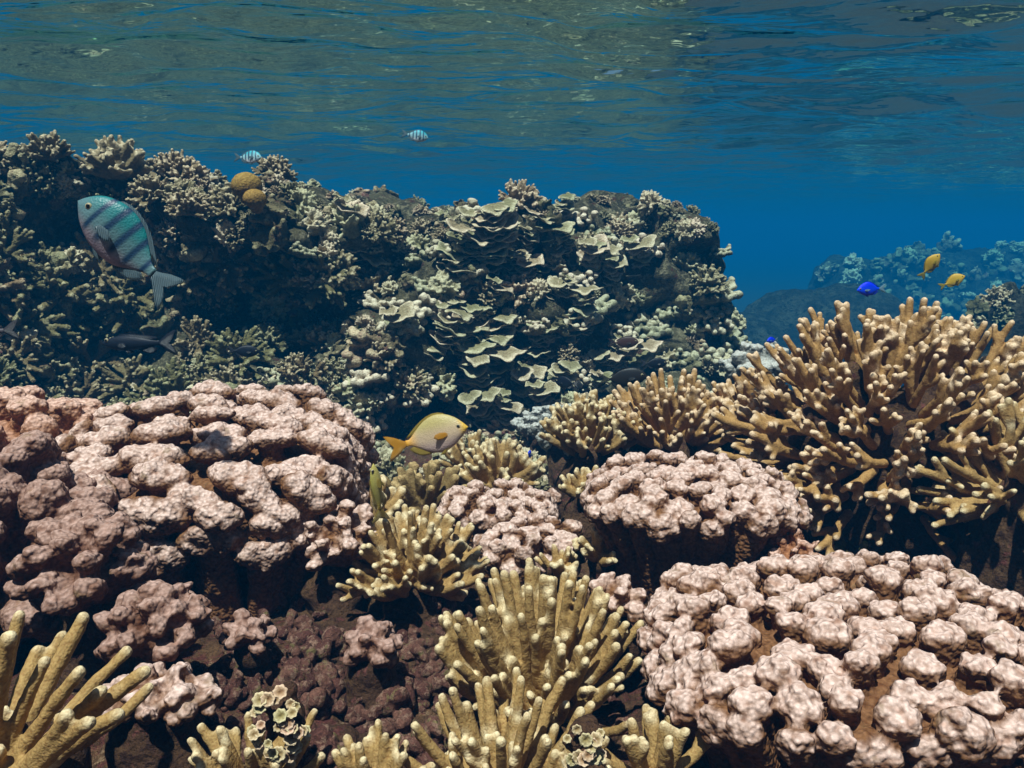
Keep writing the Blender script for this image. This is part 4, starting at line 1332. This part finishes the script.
def fish(name, pos, fwd, up, length, prof, bodym, finm, label, cat='fish', tailm=None, curve=0.0, pect=True, eye=0.034):
    """body runs along local x from +0.5 (snout) to -0.5 (tail root) before the tail fin; one unit = body length"""
    root = empty(name, pos)
    x = Vector(fwd).normalized(); z = Vector(up); z = (z - x * z.dot(x)).normalized(); y = z.cross(x)
    mtx = Matrix((x, y, z)).transposed().to_4x4()
    root.rotation_euler = mtx.to_euler(); root.scale = (length,) * 3
    tag(root, label, cat)
    ts = np.concatenate([[0.0, 0.01, 0.025], np.linspace(0.05, 1, 34)])
    U, Lo, W = smooth_prof(prof['up'], ts), smooth_prof(prof['lo'], ts), smooth_prof(prof['wi'], ts)
    U[0] = Lo[0] = W[0] = 0.004
    bd = lambda v: Vector((v.x, v.y + curve * max(0, 0.1 - v.x) ** 2, v.z))
    na = 24; V = []; f = []
    for t, u, l, w in zip(ts, U, Lo, W):
        for i in range(na):
            a = 2 * math.pi * i / na
            sx, cz_ = math.sin(a), math.cos(a)
            h = (u if cz_ > 0 else l)
            yy = w * math.copysign(abs(sx) ** 0.85, sx) * (1 - 0.25 * abs(cz_) ** 3)
            V.append(tuple(bd(Vector((0.5 - t, yy, h * cz_ - 0.02)))))
    m = len(ts)
    for j in range(m - 1):
        for i in range(na):
            a, b = j * na + i, j * na + (i + 1) % na
            f.append((a, a + na, b + na, b))
    f.append(tuple(range(na))); f.append(tuple(reversed(range((m - 1) * na, m * na))))
    S = Shape(); S.add(V, f)
    link_mesh('body', S.mesh('body'), bodym, root)
    tm = tailm or finm
    fk = prof['fork']
    # forked tail
    up_l = [(-0.47, 0.025), (-0.55, 0.07), (-0.64, 0.135), (-0.74, 0.185), (-0.80, 0.20), (-0.775, 0.14), (-0.74, 0.07), (-0.74 + 0.10 * fk, 0.0)]
    tail = up_l + [(a, -b) for a, b in up_l[-2::-1]]
    tail = [(a, b - 0.02) for a, b in tail]
    sheet(tail, 0.008, tm, 'tail_fin', root, bd)
    tu = lambda t: float(smooth_prof(prof['up'], [t])[0]) - 0.02
    tl = lambda t: -float(smooth_prof(prof['lo'], [t])[0]) - 0.02
    dor = [(0.5 - t, tu(t) - 0.012) for t in (0.28, 0.4, 0.5, 0.6, 0.7, 0.8, 0.88)]
    dor = dor + [(0.5 - t, tu(t) + h) for t, h in ((1.0, 0.02), (0.95, 0.055), (0.87, 0.065), (0.78, 0.055), (0.7, 0.042), (0.6, 0.034), (0.5, 0.03), (0.4, 0.026), (0.32, 0.015))]
    sheet(dor, 0.006, finm, 'dorsal_fin', root, bd)
    an = [(0.5 - t, tl(t) + 0.012) for t in (0.62, 0.7, 0.8, 0.88)]
    an = an + [(0.5 - t, tl(t) - h) for t, h in ((0.97, 0.05), (0.92, 0.11), (0.84, 0.12), (0.75, 0.08), (0.66, 0.03))]
    sheet(an, 0.006, finm, 'anal_fin', root, bd)
    for s in (1, -1):
        pv = [(0.16, tl(0.36) + 0.03), (0.12, tl(0.40) + 0.02), (0.04, tl(0.45) - 0.035), (-0.04, tl(0.55) - 0.045), (0.0, tl(0.5) - 0.01), (0.06, tl(0.42) + 0.02)]
        sheet(pv, 0.005, finm, 'pelvic_fin', root, lambda v, s=s: Vector((v.x, v.y + s * 0.03, v.z)))
        if pect:
            w0 = float(smooth_prof(prof['wi'], [0.33])[0])
            pf = [(0.20, 0.0), (0.15, 0.035), (0.07, 0.05), (0.0, 0.035), (-0.03, -0.01), (0.02, -0.05), (0.10, -0.055), (0.17, -0.035)]
            sheet(pf, 0.005, tm, 'pectoral_fin', root, lambda v, s=s, w0=w0: Vector((v.x, v.y + s * (w0 * 0.9 + (0.2 - v.x) * 0.30), v.z - 0.04)))
        # eye
        we = float(smooth_prof(prof['wi'], [0.135])[0])
        S = Shape(); add_ball(S, (0, 0, 0), (eye, eye * 0.5, eye), nu=18, nv=12)
        e = link_mesh('eye', S.mesh('eye'), M['eye_w'], root); e.location = (0.365, s * we * 0.93, 0.035)
        S = Shape(); add_ball(S, (0, 0, 0), (eye * 0.62, eye * 0.3, eye * 0.62), nu=18, nv=12)
        p = link_mesh('pupil', S.mesh('pupil'), M['eye_b'], e); p.location = (0.002, s * eye * 0.32, 0)
    return root

BARS = [(0.26, 0.035), (0.10, 0.045), (-0.07, 0.045), (-0.23, 0.042), (-0.40, 0.035)]
fm_s = fish_mat('striped_fish_skin', (0.005, 0.17, 0.18), (0.10, 0.19, 0.21), (0.30, 0.23, 0.27), BARS, (0.012, 0.04, 0.09))
fin_s = fin_mat('striped_fish_fin', (0.16, 0.24, 0.28))
fm_sp = fish_mat('pale_striped_fish_skin', (0.03, 0.40, 0.50), (0.30, 0.50, 0.55), (0.75, 0.75, 0.78), BARS, (0.02, 0.06, 0.12))
fm_y = fish_mat('yellow_damselfish_skin', (0.44, 0.36, 0.14), (0.54, 0.40, 0.26), (0.58, 0.42, 0.38), None, tailc=(0.75, 0.36, 0.03), nose=(0.66, 0.40, 0.05))
fin_y = fin_mat('yellow_fin', (0.46, 0.33, 0.06)); fin_o = fin_mat('orange_tail_fin', (0.75, 0.34, 0.02))
fm_u = fish_mat('upright_yellow_fish_skin', (0.42, 0.40, 0.06), (0.50, 0.42, 0.12), (0.45, 0.38, 0.16), None, tailc=(0.60, 0.40, 0.03))
fm_d = fish_mat('dark_fish_skin', (0.012, 0.012, 0.014), (0.022, 0.017, 0.014), (0.02, 0.015, 0.013)); fin_d = fin_mat('dark_fin', (0.012, 0.012, 0.014))
fm_r = fish_mat('maroon_fish_skin', (0.05, 0.022, 0.018), (0.065, 0.028, 0.022), (0.05, 0.025, 0.02)); fin_r = fin_mat('maroon_fin', (0.05, 0.022, 0.02))
fm_n = fish_mat('navy_fish_skin', (0.006, 0.008, 0.016), (0.009, 0.011, 0.02), (0.008, 0.01, 0.016)); fin_n = fin_mat('navy_fin', (0.01, 0.014, 0.03))
fm_b = fish_mat('blue_damselfish_skin', (0.0, 0.03, 0.90), (0.0, 0.06, 0.95), (0.01, 0.05, 0.85)); fin_b = fin_mat('blue_fin', (0.0, 0.04, 0.8)); fin_bp = fin_mat('clear_tail_fin', (0.25, 0.45, 0.6))
fm_g = fish_mat('golden_fish_skin', (0.55, 0.33, 0.03), (0.60, 0.38, 0.04), (0.55, 0.40, 0.10)); fin_g = fin_mat('golden_fin', (0.55, 0.42, 0.04))
fm_gr = fish_mat('grey_fish_skin', (0.07, 0.065, 0.075), (0.12, 0.10, 0.11), (0.14, 0.11, 0.11)); fin_gr = fin_mat('grey_fin', (0.08, 0.07, 0.08))

UPV = (0, 0, 1)
fish('striped_damselfish', at(119, 236, 1.0), cam_vec(-0.68, 0.66, -0.12), cam_vec(0.6, 0.7, -0.12), 0.125, SERG, fm_s, fin_s, 'large turquoise fish with dark bars swimming up left before the reef', curve=0.25)
fish('striped_damselfish', at(251, 157, 2.35), cam_vec(0.95, -0.05, -0.15), cam_vec(0, 1, 0), 0.064, SERG, fm_sp, fin_s, 'small barred fish in open water above the brown round corals')
fish('striped_damselfish', at(418, 136, 3.4), cam_vec(0.95, -0.15, 0.1), cam_vec(0.1, 1, -0.1), 0.085, SERG, fm_sp, fin_s, 'small barred blue fish just under the water surface near centre')
fish('yellow_damselfish', at(437, 434, 0.98), cam_vec(0.93, 0.26, -0.15), cam_vec(-0.25, 0.95, 0), 0.082, DAMSEL, fm_y, fin_y, 'plump yellow fish with orange tail swimming right at centre', tailm=fin_o, curve=-0.15)
fish('yellow_damselfish', at(376, 487, 1.02), cam_vec(-0.10, 0.95, -0.25), cam_vec(-0.85, -0.1, -0.5), 0.066, SLIM, fm_u, fin_y, 'slim yellow fish standing on its tail beside the broad ridged coral', curve=0.1)
fish('surgeonfish', at(627, 342, 2.6), cam_vec(0.95, 0.02, -0.1), UPV, 0.076, SURG, fm_r, fin_r, 'maroon fish, uppermost of the four dark fish')
fish('surgeonfish', at(564, 382, 2.2), cam_vec(-0.7, 0.1, 0.65), UPV, 0.066, SURG, fm_n, fin_n, 'navy blue round fish, leftmost of the four dark fish')
fish('surgeonfish', at(628, 377, 1.9), cam_vec(0.97, 0.08, -0.1), UPV, 0.092, SURG, fm_d, fin_d, 'black brown fish, the largest of the four dark fish')
fish('surgeonfish', at(657, 363, 2.3), cam_vec(0.97, 0.02, 0.1), UPV, 0.062, SURG, fm_n, fin_n, 'dark navy fish partly behind the tall forked arms of finger coral')
fish('blue_damselfish', at(868, 289, 1.22), cam_vec(-0.97, -0.08, -0.1), UPV, 0.036, DAMSEL, fm_b, fin_b, 'vivid blue fish on the top of the orange tan coral dome', tailm=fin_bp)
fish('blue_damselfish', at(771, 340, 1.45), cam_vec(-0.9, -0.15, -0.3), UPV, 0.019, DAMSEL, fm_b, fin_b, 'tiny vivid blue fish before the pale grey knobbly coral', tailm=fin_bp)
fish('blue_damselfish', at(530, 454, 1.38), cam_vec(-0.3, 0.3, -0.9), UPV, 0.022, DAMSEL, fm_b, fin_b, 'tiny vivid blue fish right of the plump yellow fish', tailm=fin_bp)
fish('golden_fish', at(932, 263, 1.9), cam_vec(0.5, 0.75, -0.3), cam_vec(-0.7, 0.5, 0), 0.052, DAMSEL, fm_g, fin_g, 'golden fish pointing up, upper of the pair over the coral dome')
fish('golden_fish', at(955, 280, 1.9), cam_vec(0.85, 0.4, -0.3), cam_vec(-0.4, 0.8, 0), 0.046, DAMSEL, fm_g, fin_g, 'golden fish, lower of the pair over the coral dome')
fish('grey_fish', at(-22, 331, 1.5), cam_vec(-1, -0.05, 0.05), UPV, 0.10, SLIM, fm_gr, fin_gr, 'grey fish leaving at the left edge, only its tail in view')
fish('grey_fish', at(130, 342, 1.7), cam_vec(-0.97, 0.0, 0.2), UPV, 0.14, SLIM, fm_n, fin_n, 'long dark fish hiding in the shade above the broad ridged coral')
fish('surgeonfish', at(247, 351, 2.0), cam_vec(0.9, -0.05, 0.2), UPV, 0.06, SURG, fm_n, fin_n, 'round dark fish in the shade low on the back reef, left middle')

# ------------------------------------------------------------------ the water itself
def haze():
    x0, x1, y0, y1, z0, z1 = -90, 90, -25, 115, -4.6, WATER_Z + 0.12
    me = bpy.data.meshes.new('haze')
    me.from_pydata([(x, y, z) for x in (x0, x1) for y in (y0, y1) for z in (z0, z1)], [],
                   [(0, 1, 3, 2), (4, 6, 7, 5), (0, 4, 5, 1), (2, 3, 7, 6), (0, 2, 6, 4), (1, 5, 7, 3)])
    m = bpy.data.materials.new('haze'); m.use_nodes = True
    N, L = m.node_tree.nodes, m.node_tree.links
    N.remove(N['Principled BSDF'])
    v = N.new('ShaderNodeVolumePrincipled')
    v.inputs['Color'].default_value = (0.002, 0.100, 0.25, 1)
    v.inputs['Absorption Color'].default_value = (0.0, 0.33, 0.52, 1)
    v.inputs['Density'].default_value = 0.10
    v.inputs['Anisotropy'].default_value = 0.0
    v.inputs['Density Attribute'].default_value = ''
    L.new(v.outputs[0], N['Material Output'].inputs['Volume'])
    try: m.cycles.homogeneous_volume = True
    except Exception as e: print(e)
    o = link_mesh('haze', me, m)
    tag(o, kind='stuff')
haze()
print('objects', len(bpy.data.objects))
